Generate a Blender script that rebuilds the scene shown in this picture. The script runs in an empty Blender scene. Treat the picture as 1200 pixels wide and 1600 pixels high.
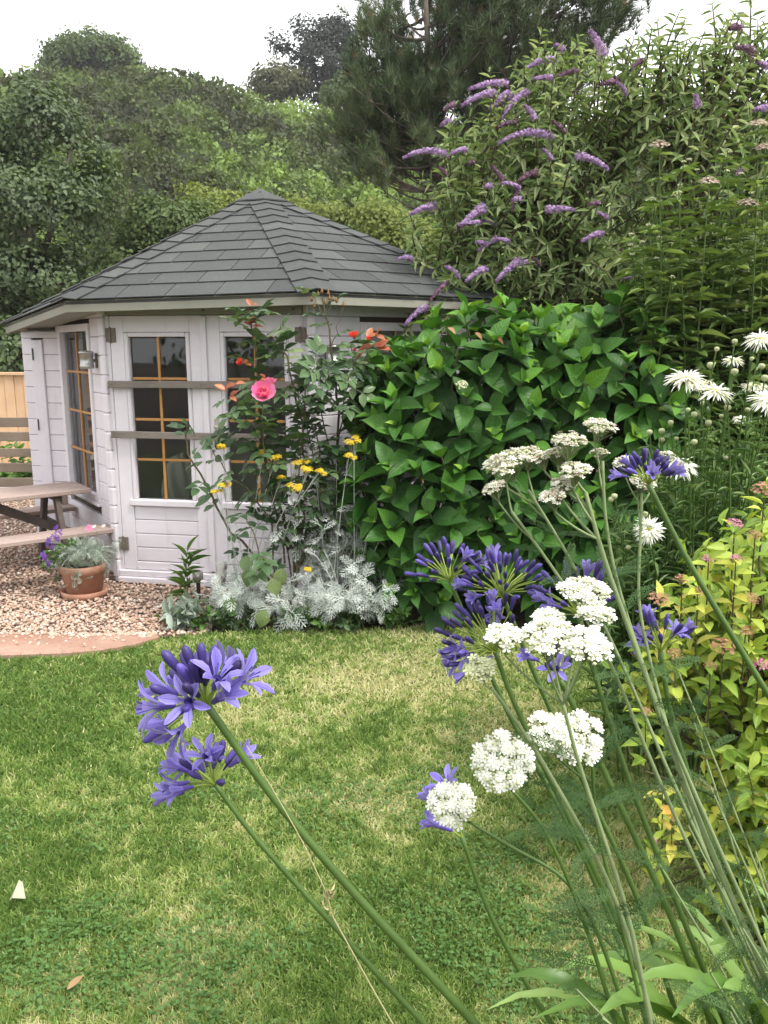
import bpy, bmesh, math
import numpy as np
from mathutils import Vector, Matrix
rng = np.random.default_rng(11)
SC = bpy.context.scene
COL = SC.collection
R = math.radians

# ------------------------------------------------------------------ camera
CAM_H, PITCH, FPX = 1.6, R(11.3), 1290.0
cam = bpy.data.cameras.new('camera')
cam.sensor_fit = 'VERTICAL'; cam.sensor_height = 36.0; cam.lens = FPX / 1600 * 36.0
cam.clip_start = 0.05; cam.clip_end = 2000
camo = bpy.data.objects.new('camera', cam); COL.objects.link(camo)
camo.location = (0, 0, CAM_H)
camo.rotation_euler = (R(90) - PITCH, 0, 0)
SC.camera = camo
# ------------------------------------------------------------------ world, sun, exposure
SUN_EL, SUN_AZ = 58.0, 125.0            # degrees; azimuth clockwise from +Y (view direction)
w = bpy.data.worlds.new('World'); SC.world = w; w.use_nodes = True
nt = w.node_tree; nt.nodes.clear()
sky = nt.nodes.new('ShaderNodeTexSky'); sky.sky_type = 'NISHITA'; sky.sun_disc = False
sky.sun_elevation = R(SUN_EL); sky.sun_rotation = R(SUN_AZ)
sky.air_density = 1.0; sky.dust_density = 6.0; sky.ozone_density = 1.0
hs = nt.nodes.new('ShaderNodeHueSaturation'); hs.inputs['Saturation'].default_value = 0.10
mxw = nt.nodes.new('ShaderNodeMix'); mxw.data_type = 'RGBA'; mxw.inputs[0].default_value = 0.6
mxw.inputs[7].default_value = (11.3, 11.4, 11.6, 1)      # even cloud layer
bg = nt.nodes.new('ShaderNodeBackground'); bg.inputs['Strength'].default_value = 0.10
wo = nt.nodes.new('ShaderNodeOutputWorld')
nt.links.new(sky.outputs[0], hs.inputs['Color']); nt.links.new(hs.outputs[0], mxw.inputs[6])
nt.links.new(mxw.outputs[2], bg.inputs['Color']); nt.links.new(bg.outputs[0], wo.inputs['Surface'])
sl = bpy.data.lights.new('sun', 'SUN'); sl.energy = 1.5; sl.angle = R(14); sl.color = (1.0, 0.96, 0.9)
so = bpy.data.objects.new('sun', sl); COL.objects.link(so)
sd = Vector((math.sin(R(SUN_AZ)) * math.cos(R(SUN_EL)), math.cos(R(SUN_AZ)) * math.cos(R(SUN_EL)), math.sin(R(SUN_EL))))
so.rotation_euler = sd.to_track_quat('Z', 'Y').to_euler()
SC.view_settings.view_transform = 'Standard'; SC.view_settings.look = 'None'
SC.view_settings.exposure = 1.3; SC.view_settings.gamma = 1.0
SC.view_settings.use_curve_mapping = False
SC.render.engine = 'CYCLES'
SC.cycles.max_bounces = 8; SC.cycles.diffuse_bounces = 4; SC.cycles.transparent_max_bounces = 12

# ------------------------------------------------------------------ helpers
def V(*a): return np.array(a, float)
def nrm(a):
    a = np.asarray(a, float); return a / (np.linalg.norm(a, axis=-1, keepdims=True) + 1e-12)
def at(px, py, y):
    """world point seen at photograph pixel (px, py) at world depth y"""
    a, b = (px - 600) / FPX, (800 - py) / FPX
    d = V(a, math.cos(PITCH) + b * math.sin(PITCH), -math.sin(PITCH) + b * math.cos(PITCH))
    return V(0, 0, CAM_H) + d * (y / d[1])
def rnd(a, b, n=None): return rng.uniform(a, b, n)

_lat = rng.random((64, 64))
def vnoise(x, y, s=1.0, o=0.0):
    x = np.asarray(x) / s + 100 + o; y = np.asarray(y) / s + 100 + o * 1.7
    xi, yi = np.floor(x).astype(int), np.floor(y).astype(int)
    fx, fy = x - xi, y - yi
    fx, fy = fx * fx * (3 - 2 * fx), fy * fy * (3 - 2 * fy)
    g = lambda i, j: _lat[i % 64, j % 64]
    return (g(xi, yi) * (1 - fx) + g(xi + 1, yi) * fx) * (1 - fy) + (g(xi, yi + 1) * (1 - fx) + g(xi + 1, yi + 1) * fx) * fy
def inside(px, py, poly):
    px, py = np.asarray(px), np.asarray(py); r = np.zeros(px.shape, bool); n = len(poly)
    for i in range(n):
        (x1, y1), (x2, y2) = poly[i], poly[(i + 1) % n]
        c = ((y1 > py) != (y2 > py)) & (px < (x2 - x1) * (py - y1) / (y2 - y1 + 1e-12) + x1)
        r ^= c
    return r

ORG = {}
def org(o): return ORG.get(o.name, V(0, 0, 0)) if o is not None else V(0, 0, 0)
def tag(o, label=None, cat=None, group=None, kind=None):
    if label: o['label'] = label
    if cat: o['category'] = cat
    if group: o['group'] = group
    if kind: o['kind'] = kind
    return o
def thing(name, label, cat, base, group=None):
    o = bpy.data.objects.new(name, None); COL.objects.link(o)
    o.location = tuple(base); o.empty_display_size = 0.1
    ORG[o.name] = V(*base); tag(o, label, cat, group); return o
def link(name, me, parent=None, M=None, kind=None):
    """object from mesh data; M is a world matrix (default: mesh is in world coordinates)"""
    o = bpy.data.objects.new(name, me); COL.objects.link(o)
    M = Matrix.Identity(4) if M is None else M
    po = org(parent)
    o.matrix_basis = Matrix.Translation(Vector(-po)) @ M
    if parent is not None: o.parent = parent
    if kind: o['kind'] = kind
    ORG[o.name] = np.array(M.translation) if M is not None else V(0, 0, 0)
    return o
def local(name, me, parent, M):
    """child placed in its parent's own coordinates"""
    o = bpy.data.objects.new(name, me); COL.objects.link(o); o.parent = parent; o.matrix_basis = M; return o

def mesh_np(name, verts, faces, mat, uv=None, tint=None, smooth=False):
    me = bpy.data.meshes.new(name)
    me.from_pydata([tuple(v) for v in verts], [], [tuple(f) for f in faces])
    if mat: me.materials.append(mat)
    if smooth: me.polygons.foreach_set('use_smooth', [True] * len(me.polygons))
    li = np.zeros(len(me.loops), int); me.loops.foreach_get('vertex_index', li)
    if uv is not None:
        l = me.uv_layers.new(name='UVMap'); l.data.foreach_set('uv', np.asarray(uv, float)[li].ravel())
    if tint is not None:
        a = me.attributes.new('tint', 'FLOAT', 'POINT')
        a.data.foreach_set('value', np.broadcast_to(np.asarray(tint, float), (len(me.vertices),)).astype(np.float32).copy())
    me.update(); return me

def mass_mesh(name, tm, M, T, mat, tint=None, smooth=False):
    """N copies of a template (verts, faces, uv) joined into one mesh"""
    tv, tf, tu = tm
    N, n = len(T), len(tv)
    vv = (np.einsum('nij,kj->nki', M, tv) + T[:, None, :]).reshape(-1, 3)
    lt = np.array([len(f) for f in tf]); fl = np.concatenate([np.array(f) for f in tf])
    li = (fl[None, :] + (np.arange(N) * n)[:, None]).ravel()
    ltt = np.tile(lt, N); ls = np.concatenate([[0], np.cumsum(ltt)[:-1]])
    me = bpy.data.meshes.new(name)
    me.vertices.add(N * n); me.vertices.foreach_set('co', vv.astype(np.float32).ravel())
    me.loops.add(len(li)); me.loops.foreach_set('vertex_index', li.astype(np.int32))
    me.polygons.add(len(ltt)); me.polygons.foreach_set('loop_start', ls.astype(np.int32))
    if smooth: me.polygons.foreach_set('use_smooth', np.ones(len(ltt), bool))
    if tu is not None:
        l = me.uv_layers.new(name='UVMap'); l.data.foreach_set('uv', np.tile(np.asarray(tu)[fl], (N, 1)).astype(np.float32).ravel())
    if tint is not None:
        a = me.attributes.new('tint', 'FLOAT', 'POINT'); a.data.foreach_set('value', np.repeat(tint, n).astype(np.float32))
    me.materials.append(mat); me.update(calc_edges=True); return me

def orient(D, N, W, L):
    """columns: across*W, along*L, normal*L"""
    y = nrm(D); z = nrm(N - (N * y).sum(-1, keepdims=True) * y); x = np.cross(y, z)
    W = np.broadcast_to(W, (len(y),)); L = np.broadcast_to(L, (len(y),))
    return np.stack([x * W[:, None], y * L[:, None], z * L[:, None]], -1)
def m4(M3, T):
    m = Matrix.Identity(4)
    for i in range(3):
        for j in range(3): m[i][j] = float(M3[i, j])
        m[i][3] = float(T[i])
    return m

class MB:
    """collects shapes for ONE mesh"""
    def __init__(s): s.v = []; s.f = []
    def add(s, v, f):
        o = len(s.v); s.v += [tuple(map(float, q)) for q in v]; s.f += [tuple(i + o for i in q) for q in f]; return s
    def tube(s, pts, rad, n=6, cap=True):
        pts = np.asarray(pts, float); k = len(pts); rad = np.broadcast_to(rad, (k,))
        tan = nrm(np.gradient(pts, axis=0)); ref = V(0.31, 0.52, 0.79)
        if abs(tan[0] @ ref) > .9: ref = V(1, 0, 0)
        e = nrm(np.cross(tan[0], ref)); v = []
        for i in range(k):
            e = nrm(e - (e @ tan[i]) * tan[i]); b = np.cross(tan[i], e)
            for j in range(n):
                a = 2 * math.pi * j / n; v.append(pts[i] + rad[i] * (math.cos(a) * e + math.sin(a) * b))
        f = []
        for i in range(k - 1):
            for j in range(n): f.append((i * n + j, i * n + (j + 1) % n, (i + 1) * n + (j + 1) % n, (i + 1) * n + j))
        if cap: f.append(tuple(range(n))[::-1]); f.append(tuple(range((k - 1) * n, k * n)))
        return s.add(v, f)
    def lathe(s, prof, n=24, M=None, cap=True):
        v = []; f = []
        for r, z in prof:
            for j in range(n):
                a = 2 * math.pi * j / n; v.append((r * math.cos(a), r * math.sin(a), z))
        k = len(prof)
        for i in range(k - 1):
            for j in range(n): f.append((i * n + j, i * n + (j + 1) % n, (i + 1) * n + (j + 1) % n, (i + 1) * n + j))
        if cap: f.append(tuple(range(n))[::-1]); f.append(tuple(range((k - 1) * n, k * n)))
        if M is not None: v = [tuple(M @ Vector(q)) for q in v]
        return s.add(v, f)
    def cbox(s, x, y, z, M=None, c=0.003):
        """chamfered box over the ranges x, y, z"""
        c = min(c, .45 * min(x[1] - x[0], y[1] - y[0], z[1] - z[0]))
        pts = []
        for i, sx in ((0, 1), (1, -1)):
            for j, sy in ((0, 1), (1, -1)):
                for k, sz in ((0, 1), (1, -1)):
                    p = (x[i], y[j], z[k])
                    pts += [(p[0], p[1] + sy * c, p[2] + sz * c), (p[0] + sx * c, p[1], p[2] + sz * c), (p[0] + sx * c, p[1] + sy * c, p[2])]
        bm = bmesh.new()
        for p in pts: bm.verts.new(p)
        bmesh.ops.convex_hull(bm, input=bm.verts)
        bmesh.ops.dissolve_limit(bm, angle_limit=.01, verts=bm.verts, edges=bm.edges)
        bm.verts.index_update()
        v = [(M @ q.co if M is not None else q.co) for q in bm.verts]; f = [[q.index for q in fc.verts] for fc in bm.faces]
        bm.free(); return s.add(v, f)
    def mesh(s, name, mat, smooth=False, tint=None): return mesh_np(name, s.v, s.f, mat, smooth=smooth, tint=tint)
    def part(s, name, mat, parent=None, smooth=False, kind=None):
        return link(name, s.mesh(name, mat, smooth), parent, None, kind)

# ------------------------------------------------------------------ materials
def newmat(name):
    m = bpy.data.materials.new(name); m.use_nodes = True; t = m.node_tree; t.nodes.clear()
    o = t.nodes.new('ShaderNodeOutputMaterial'); return m, t, o
def N(t, typ, **kw):
    n = t.nodes.new(typ)
    for k, v in kw.items():
        if k in ('data_type', 'operation', 'blend_type', 'interpolation', 'noise_dimensions', 'feature', 'attribute_name'): setattr(n, k, v)
    return n
def mixc(t, fac, a, b, blend='MIX'):
    n = N(t, 'ShaderNodeMix', data_type='RGBA', blend_type=blend)
    for s, v in ((0, fac), (6, a), (7, b)):
        if hasattr(v, 'is_linked') or hasattr(v, 'links'): t.links.new(v, n.inputs[s])
        elif s == 0: n.inputs[0].default_value = v
        else: n.inputs[s].default_value = (*v, 1)
    return n.outputs[2]
def mth(t, op, a, b=None, c=None):
    n = N(t, 'ShaderNodeMath', operation=op)
    for i, v in enumerate((a, b, c)):
        if v is None: continue
        if hasattr(v, 'links'): t.links.new(v, n.inputs[i])
        else: n.inputs[i].default_value = v
    return n.outputs[0]
def noise(t, scale, detail=4, rough=.55, coord='Object', vec=None, stretch=None):
    if vec is None:
        tc = N(t, 'ShaderNodeTexCoord'); vec = tc.outputs[coord]
    if stretch:
        mp = N(t, 'ShaderNodeMapping'); mp.inputs['Scale'].default_value = stretch; t.links.new(vec, mp.inputs[0]); vec = mp.outputs[0]
    n = N(t, 'ShaderNodeTexNoise'); n.inputs['Scale'].default_value = scale; n.inputs['Detail'].default_value = detail
    n.inputs['Roughness'].default_value = rough; t.links.new(vec, n.inputs['Vector']); return n.outputs['Fac']
def remap(t, v, a, b, lo=0, hi=1):
    n = N(t, 'ShaderNodeMapRange'); n.clamp = True
    t.links.new(v, n.inputs[0])
    for i, q in enumerate((a, b, lo, hi)): n.inputs[i + 1].default_value = q
    return n.outputs[0]
def bump(t, h, strength=.4, dist=.01):
    b = N(t, 'ShaderNodeBump'); b.inputs['Strength'].default_value = strength; b.inputs['Distance'].default_value = dist
    t.links.new(h, b.inputs['Height']); return b.outputs[0]
def bsdf(t, o, color, rough=.6, nor=None, metal=0, spec=.5):
    p = N(t, 'ShaderNodeBsdfPrincipled')
    for k, v in (('Base Color', color), ('Roughness', rough), ('Normal', nor)):
        if v is None: continue
        if hasattr(v, 'links'): t.links.new(v, p.inputs[k])
        elif k == 'Base Color': p.inputs[k].default_value = (*v, 1)
        else: p.inputs[k].default_value = v
    p.inputs['Metallic'].default_value = metal; p.inputs['Specular IOR Level'].default_value = spec
    t.links.new(p.outputs[0], o.inputs['Surface']); return p

def leafmat(name, stops, rough=.5, trans=.3, spec=.35, vein=0.0, mid=None, edge=None, nvein=7):
    """leaf: colour ramp over the per-leaf 'tint'; optional midrib / veins from the leaf's own UV"""
    m, t, o = newmat(name)
    at_ = N(t, 'ShaderNodeAttribute', attribute_name='tint')
    r = N(t, 'ShaderNodeValToRGB'); el = r.color_ramp.elements
    while len(el) < len(stops): el.new(.5)
    for e, (p, c) in zip(el, stops): e.position = p; e.color = (*c, 1)
    t.links.new(at_.outputs['Fac'], r.inputs[0]); col = r.outputs[0]; nor = None
    nz = noise(t, 18, 2, .5)
    col = mixc(t, remap(t, nz, .3, .7, .0, .35), col, mixc(t, 1.0, col, (.62, .66, .58), 'MULTIPLY'))
    if vein or mid or edge:
        uvn = N(t, 'ShaderNodeTexCoord'); sp = N(t, 'ShaderNodeSeparateXYZ'); t.links.new(uvn.outputs['UV'], sp.inputs[0])
        u = mth(t, 'ABSOLUTE', sp.outputs[0]); v = sp.outputs[1]
        midl = remap(t, u, .0, .10, 1, 0)
        if vein:
            ph = mth(t, 'FRACT', mth(t, 'MULTIPLY', mth(t, 'SUBTRACT', v, mth(t, 'MULTIPLY', u, .28)), float(nvein)))
            q = mth(t, 'ABSOLUTE', mth(t, 'SUBTRACT', ph, .5))
            vl = mth(t, 'MAXIMUM', remap(t, q, .0, .13, 1, 0), midl)
            col = mixc(t, mth(t, 'MULTIPLY', vl, vein), col, mixc(t, 1.0, col, (2.0, 1.7, 1.9), 'MULTIPLY'))
            nor = bump(t, mth(t, 'SUBTRACT', 1.0, vl), .5, .004)
        if mid: col = mixc(t, midl, col, mid)
        if edge: col = mixc(t, remap(t, u, .6, 1.0, 0, 1), col, edge)
    p = bsdf(t, o, col, rough, nor, 0, spec)
    if trans:
        tr = N(t, 'ShaderNodeBsdfTranslucent'); t.links.new(mixc(t, 1.0, col, (1.25, 1.25, .7), 'MULTIPLY'), tr.inputs[0])
        ms = N(t, 'ShaderNodeMixShader'); ms.inputs[0].default_value = trans
        t.links.new(p.outputs[0], ms.inputs[1]); t.links.new(tr.outputs[0], ms.inputs[2]); t.links.new(ms.outputs[0], o.inputs['Surface'])
    return m
def plain(name, c1, c2, scale=20, rough=.6, bumpk=.2, dist=.004, detail=5, stretch=None, spec=.4, metal=0):
    m, t, o = newmat(name); nz = noise(t, scale, detail, .6, stretch=stretch)
    bsdf(t, o, mixc(t, remap(t, nz, .3, .7), c1, c2), rough, bump(t, nz, bumpk, dist) if bumpk else None, metal, spec); return m
def wood(name, c1, c2, c3, axis=(1, 1, 1), rough=.7, knots=True):
    """grain stretched along one axis of the world, weather stains on top"""
    m, t, o = newmat(name)
    g = noise(t, 40, 6, .65, stretch=axis); s = noise(t, 3.0, 3, .5)
    oi = N(t, 'ShaderNodeObjectInfo')
    col = mixc(t, remap(t, g, .3, .72), c1, c2)
    col = mixc(t, remap(t, s, .45, .7, 0, .6), col, c3)
    col = mixc(t, remap(t, oi.outputs['Random'], 0, 1, 0, .3), col, c3)
    bsdf(t, o, col, rough, bump(t, g, .35, .003), 0, .3); return m

M = {}
def paint(name, base, dirt):
    """old matt paint on timber: faint grain, chalking, green-brown dirt runs"""
    m, t, o = newmat(name)
    g = noise(t, 30, 5, .6, stretch=(1, 1, 6)); s = noise(t, 2.2, 5, .6); r = noise(t, 5, 4, .6, stretch=(3, 3, .5))
    oi = N(t, 'ShaderNodeObjectInfo')
    col = mixc(t, remap(t, s, .5, .78, 0, .35), base, dirt)
    col = mixc(t, remap(t, r, .56, .78, 0, .42), col, dirt)
    col = mixc(t, remap(t, g, .25, .75, 0, .30), col, tuple(.72 * q for q in base))
    col = mixc(t, mth(t, 'MULTIPLY', oi.outputs['Random'], .10), col, dirt)
    bsdf(t, o, col, .62, bump(t, g, .18, .002), 0, .35); return m
M['paint'] = paint('painted_timber', (.69, .65, .69), (.41, .385, .37))
M['trim'] = paint('painted_fascia', (.27, .265, .215), (.18, .185, .14))
M['bar_wood'] = wood('weathered_bar', (.16, .135, .115), (.25, .22, .19), (.10, .085, .075), (.25, 1, 3))
M['glazing'] = wood('varnished_glazing_bar', (.40, .20, .06), (.47, .25, .085), (.32, .15, .04), (2, 2, 2), .45)
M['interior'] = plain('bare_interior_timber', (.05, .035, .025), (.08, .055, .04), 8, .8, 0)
M['soil'] = plain('garden_soil', (.045, .03, .02), (.085, .055, .035), 25, .95, .6, .02)
M['metal'] = plain('galvanised_metal', (.34, .34, .33), (.45, .45, .43), 20, .38, .05, .002, metal=.85)
M['rust'] = plain('rusty_hinge', (.13, .105, .085), (.20, .16, .13), 60, .7, .3, .002, metal=.3)
M['dark'] = plain('dark_metal', (.03, .03, .03), (.05, .05, .05), 40, .5, .1, .002)
M['brass'] = plain('tarnished_handle', (.42, .40, .36), (.50, .48, .44), 60, .4, .05, .001, metal=.7)
M['white_cloth'] = plain('white_cloth', (.62, .60, .57), (.75, .73, .70), 6, .9, .3, .01)
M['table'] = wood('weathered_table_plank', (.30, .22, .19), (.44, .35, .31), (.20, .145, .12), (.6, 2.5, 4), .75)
M['table_dark'] = wood('dark_table_leg', (.085, .065, .055), (.14, .11, .095), (.05, .04, .035), (1, 1, .4), .8)  # darker wood tone for legs, beams and braces
M['fence_new'] = wood('new_fence_board', (.49, .32, .19), (.58, .40, .25), (.41, .26, .15), (5, 5, .3), .7)
M['rail'] = wood('grey_fence_rail', (.16, .125, .095), (.25, .20, .15), (.10, .08, .06), (.3, 3, 5), .85)
M['bark'] = plain('bark', (.07, .055, .045), (.13, .105, .085), 14, .95, .8, .03, stretch=(1, 1, .3))
M['twig'] = plain('brown_stem', (.075, .06, .035), (.13, .11, .06), 30, .8, .3, .003)
M['green_stem'] = plain('green_stem', (.052, .10, .018), (.082, .145, .03), 12, .5, .05, .002)
M['lime_stem'] = plain('lime_flower_stalk', (.22, .30, .05), (.30, .38, .08), 30, .5, .05, .001)
M['pale_stem'] = plain('pale_green_stem', (.15, .205, .085), (.21, .265, .12), 30, .7, .15, .002)
M['grey_stem'] = plain('felted_grey_stem', (.42, .46, .40), (.52, .55, .50), 40, .9, .2, .002)
def glassmat():
    m, t, o = newmat('window_glass')
    tr = N(t, 'ShaderNodeBsdfTransparent'); tr.inputs[0].default_value = (.86, .88, .87, 1)
    gl = N(t, 'ShaderNodeBsdfGlossy'); gl.inputs['Roughness'].default_value = .02
    fr = N(t, 'ShaderNodeFresnel'); fr.inputs[0].default_value = 1.5
    nz = noise(t, 3, 2, .5); t.links.new(bump(t, nz, .05, .01), gl.inputs['Normal'])
    ms = N(t, 'ShaderNodeMixShader'); t.links.new(fr.outputs[0], ms.inputs[0])
    t.links.new(tr.outputs[0], ms.inputs[1]); t.links.new(gl.outputs[0], ms.inputs[2]); t.links.new(ms.outputs[0], o.inputs[0]); return m
M['glass'] = glassmat()
def shinglemat():
    m, t, o = newmat('felt_shingle'); oi = N(t, 'ShaderNodeObjectInfo')
    f = noise(t, 420, 2, .7); c = noise(t, 5, 4, .6); d = noise(t, 30, 3, .6)
    col = mixc(t, remap(t, f, .3, .7), (.034, .037, .036), (.118, .124, .119))
    col = mixc(t, remap(t, c, .45, .75, 0, .45), col, (.10, .108, .092))
    col = mixc(t, mth(t, 'MULTIPLY', oi.outputs['Random'], .85), col, (.050, .053, .052))
    col = mixc(t, remap(t, d, .62, .76, 0, .6), col, (.145, .152, .13))
    bsdf(t, o, col, .9, bump(t, f, .6, .003), 0, .25); return m
M['shingle'] = shinglemat()
def terra():
    m, t, o = newmat('terracotta'); a = noise(t, 9, 5, .6); b = noise(t, 60, 3, .6)
    col = mixc(t, remap(t, a, .35, .7), (.36, .16, .10), (.45, .28, .20)); col = mixc(t, remap(t, b, .6, .75, 0, .5), col, (.46, .36, .29))
    bsdf(t, o, col, .8, bump(t, b, .2, .003), 0, .3); return m
M['terra'] = terra()
def lawnmat():
    m, t, o = newmat('lawn_turf'); a = noise(t, 1.6, 4, .6); b = noise(t, 90, 4, .7); c = noise(t, 260, 2, .6)
    col = mixc(t, remap(t, a, .35, .65), (.13, .185, .05), (.22, .24, .09)); col = mixc(t, remap(t, b, .35, .7), col, (.035, .055, .014))
    bsdf(t, o, col, .95, bump(t, c, .8, .02), 0, .1); return m
M['lawn'] = lawnmat()
def gravelbase():
    m, t, o = newmat('gravel_bed'); vo = N(t, 'ShaderNodeTexVoronoi'); vo.inputs['Scale'].default_value = 45
    tc = N(t, 'ShaderNodeTexCoord'); t.links.new(tc.outputs['Object'], vo.inputs['Vector'])
    sp = N(t, 'ShaderNodeSeparateXYZ'); t.links.new(vo.outputs['Color'], sp.inputs[0])
    col = mixc(t, sp.outputs[0], (.30, .20, .15), (.50, .40, .33)); col = mixc(t, remap(t, vo.outputs['Distance'], .25, .6), col, (.09, .06, .045))
    bsdf(t, o, col, .85, bump(t, mth(t, 'SUBTRACT', 1.0, vo.outputs['Distance']), .8, .02), 0, .3); return m
M['gravel'] = gravelbase()
def stonemat():
    m, t, o = newmat('gravel_stone'); a = N(t, 'ShaderNodeAttribute', attribute_name='tint')
    r = N(t, 'ShaderNodeValToRGB'); el = r.color_ramp.elements
    for k in range(3): el.new(.5)
    for e, (p, c) in zip(el, ((0, (.24, .16, .12)), (.3, (.42, .28, .20)), (.6, (.52, .37, .28)), (.85, (.62, .50, .41)), (1, (.70, .64, .57)))):
        e.position = p; e.color = (*c, 1)
    t.links.new(a.outputs['Fac'], r.inputs[0]); nz = noise(t, 90, 3, .6)
    bsdf(t, o, mixc(t, remap(t, nz, .4, .7, 0, .4), r.outputs[0], (.35, .22, .16)), .75, bump(t, nz, .3, .003), 0, .35); return m
M['stone'] = stonemat()
def pathmat():
    m, t, o = newmat('worn_red_paving'); a = noise(t, 3.5, 5, .6); b = noise(t, 45, 4, .65); c = noise(t, 12, 3, .6)
    col = mixc(t, remap(t, a, .35, .68), (.30, .165, .115), (.40, .27, .205)); col = mixc(t, remap(t, b, .35, .7, 0, .5), col, (.22, .125, .09))
    col = mixc(t, remap(t, c, .62, .75, 0, .7), col, (.20, .19, .15))
    bsdf(t, o, col, .85, bump(t, b, .5, .008), 0, .25); return m
M['path'] = pathmat()
G = lambda *s: [(p, c) for p, c in s]
M['grass'] = leafmat('grass_blade', G((0, (.115, .20, .042)), (.4, (.22, .32, .08)), (.7, (.38, .45, .155)), (1, (.60, .57, .32))), .6, .3, .2)
M['clover'] = leafmat('clover_leaf', G((0, (.06, .135, .032)), (1, (.125, .225, .065))), .6, .25, .2)
M['scrub'] = leafmat('hill_scrub_leaf', G((0, (.055, .06, .034)), (.3, (.09, .12, .046)), (.6, (.155, .22, .066)), (1, (.25, .35, .095))), .7, .25, .2)
M['tree_dark'] = leafmat('dark_tree_leaf', G((0, (.035, .06, .022)), (1, (.095, .14, .045))), .5, .25, .4)
M['tree_mid'] = leafmat('mid_tree_leaf', G((0, (.05, .085, .025)), (1, (.12, .17, .05))), .6, .3, .3)
M['tree_lime'] = leafmat('lime_tree_leaf', G((0, (.10, .15, .03)), (1, (.25, .29, .07))), .6, .35, .3)
M['tree_grey'] = leafmat('grey_conifer_spray', G((0, (.022, .030, .028)), (1, (.05, .06, .05))), .7, .1, .2)
M['tree_olive'] = leafmat('olive_bush_leaf', G((0, (.07, .08, .035)), (1, (.13, .13, .06))), .7, .2, .2)
M['needle'] = leafmat('pine_needle', G((0, (.03, .055, .022)), (.6, (.085, .12, .045)), (.93, (.14, .175, .065)), (1, (.19, .12, .06))), .55, .1, .35)
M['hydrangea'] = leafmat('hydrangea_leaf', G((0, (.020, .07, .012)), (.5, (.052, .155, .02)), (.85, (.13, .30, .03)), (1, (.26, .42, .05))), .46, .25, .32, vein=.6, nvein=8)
M['buddleja'] = leafmat('buddleja_leaf', G((0, (.10, .165, .055)), (.6, (.23, .32, .115)), (1, (.44, .50, .26))), .6, .3, .3, mid=(.17, .22, .10))
M['eupatorium'] = leafmat('agrimony_leaf', G((0, (.06, .11, .026)), (.6, (.13, .205, .052)), (1, (.25, .33, .11))), .6, .3, .3, mid=(.19, .23, .09))
M['daisy_leaf'] = leafmat('daisy_leaf', G((0, (.05, .115, .03)), (.6, (.12, .215, .065)), (1, (.26, .36, .15))), .5, .25, .4)
M['spirea'] = leafmat('golden_spirea_leaf', G((0, (.15, .26, .035)), (.35, (.28, .41, .055)), (.8, (.50, .58, .095)), (.95, (.60, .53, .11)), (1, (.60, .34, .10))), .5, .35, .35, mid=(.5, .5, .1))
M['rose_leaf'] = leafmat('rose_leaf', G((0, (.03, .07, .026)), (.5, (.07, .135, .05)), (.85, (.15, .23, .09)), (1, (.25, .30, .11))), .35, .2, .5, vein=.25)
M['rose_red_leaf'] = leafmat('young_rose_leaf', G((0, (.30, .07, .03)), (1, (.50, .18, .08))), .4, .3, .5)
M['silver'] = leafmat('silver_ragwort_leaf', G((0, (.36, .40, .37)), (1, (.66, .70, .67))), .9, .1, .1)
M['silver_green'] = leafmat('grey_green_leaf', G((0, (.20, .25, .19)), (1, (.44, .50, .44))), .8, .15, .15)
M['strap'] = leafmat('strap_leaf', G((0, (.09, .19, .03)), (.6, (.20, .33, .075)), (1, (.30, .43, .13))), .4, .3, .45)
M['yarrow_leaf'] = leafmat('yarrow_leaf', G((0, (.03, .075, .02)), (1, (.085, .15, .05))), .7, .2, .2)
M['weed'] = leafmat('fresh_green_leaf', G((0, (.06, .14, .025)), (1, (.15, .27, .06))), .5, .3, .35)
M['agap'] = leafmat('agapanthus_petal', G((0, (.20, .155, .58)), (1, (.33, .28, .76))), .5, .35, .25, mid=(.10, .065, .40), edge=(.33, .28, .74))
M['agap_bud'] = leafmat('agapanthus_bud', G((0, (.038, .026, .10)), (.5, (.065, .045, .22)), (1, (.15, .105, .46))), .45, .1, .35)
M['white'] = leafmat('white_petal', G((0, (.82, .82, .79)), (1, (.90, .90, .88))), .7, .25, .2)
M['cream'] = leafmat('cream_bud', G((0, (.42, .45, .26)), (1, (.62, .64, .42))), .7, .15, .2)
M['yarrow_dusk'] = leafmat('fading_yarrow_floret', G((0, (.34, .26, .20)), (.4, (.62, .59, .52)), (1, (.80, .79, .74))), .7, .2, .2)
M['panicle'] = leafmat('buddleja_floret', G((0, (.26, .15, .33)), (.5, (.44, .29, .56)), (1, (.60, .44, .70))), .7, .25, .2)
M['panicle_old'] = leafmat('spent_buddleja_floret', G((0, (.12, .07, .07)), (1, (.30, .17, .28))), .8, .1, .1)
M['agrimony'] = leafmat('pink_agrimony_floret', G((0, (.40, .28, .24)), (1, (.62, .48, .46))), .8, .2, .1)
M['spirea_pink'] = leafmat('spirea_floret', G((0, (.42, .12, .22)), (1, (.68, .30, .42))), .7, .2, .2)
M['spirea_brown'] = leafmat('faded_spirea_floret', G((0, (.28, .13, .08)), (1, (.48, .26, .18))), .8, .1, .1)
M['yellow'] = leafmat('yellow_floret', G((0, (.62, .40, .02)), (1, (.80, .60, .04))), .6, .2, .3)
M['rose_pink'] = leafmat('pink_rose_petal', G((0, (.82, .17, .42)), (1, (.88, .34, .58))), .5, .35, .3)
M['rose_red'] = leafmat('red_rose_petal', G((0, (.55, .03, .03)), (1, (.72, .10, .06))), .5, .3, .3)
M['violet'] = leafmat('violet_petal', G((0, (.10, .03, .26)), (1, (.20, .07, .42))), .6, .25, .2)
M['dry'] = leafmat('dry_leaf', G((0, (.28, .15, .07)), (1, (.46, .32, .19))), .8, .2, .1)
M['straw'] = plain('straw_stalk', (.36, .33, .15), (.46, .42, .22), 40, .8, .1, .001)
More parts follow.
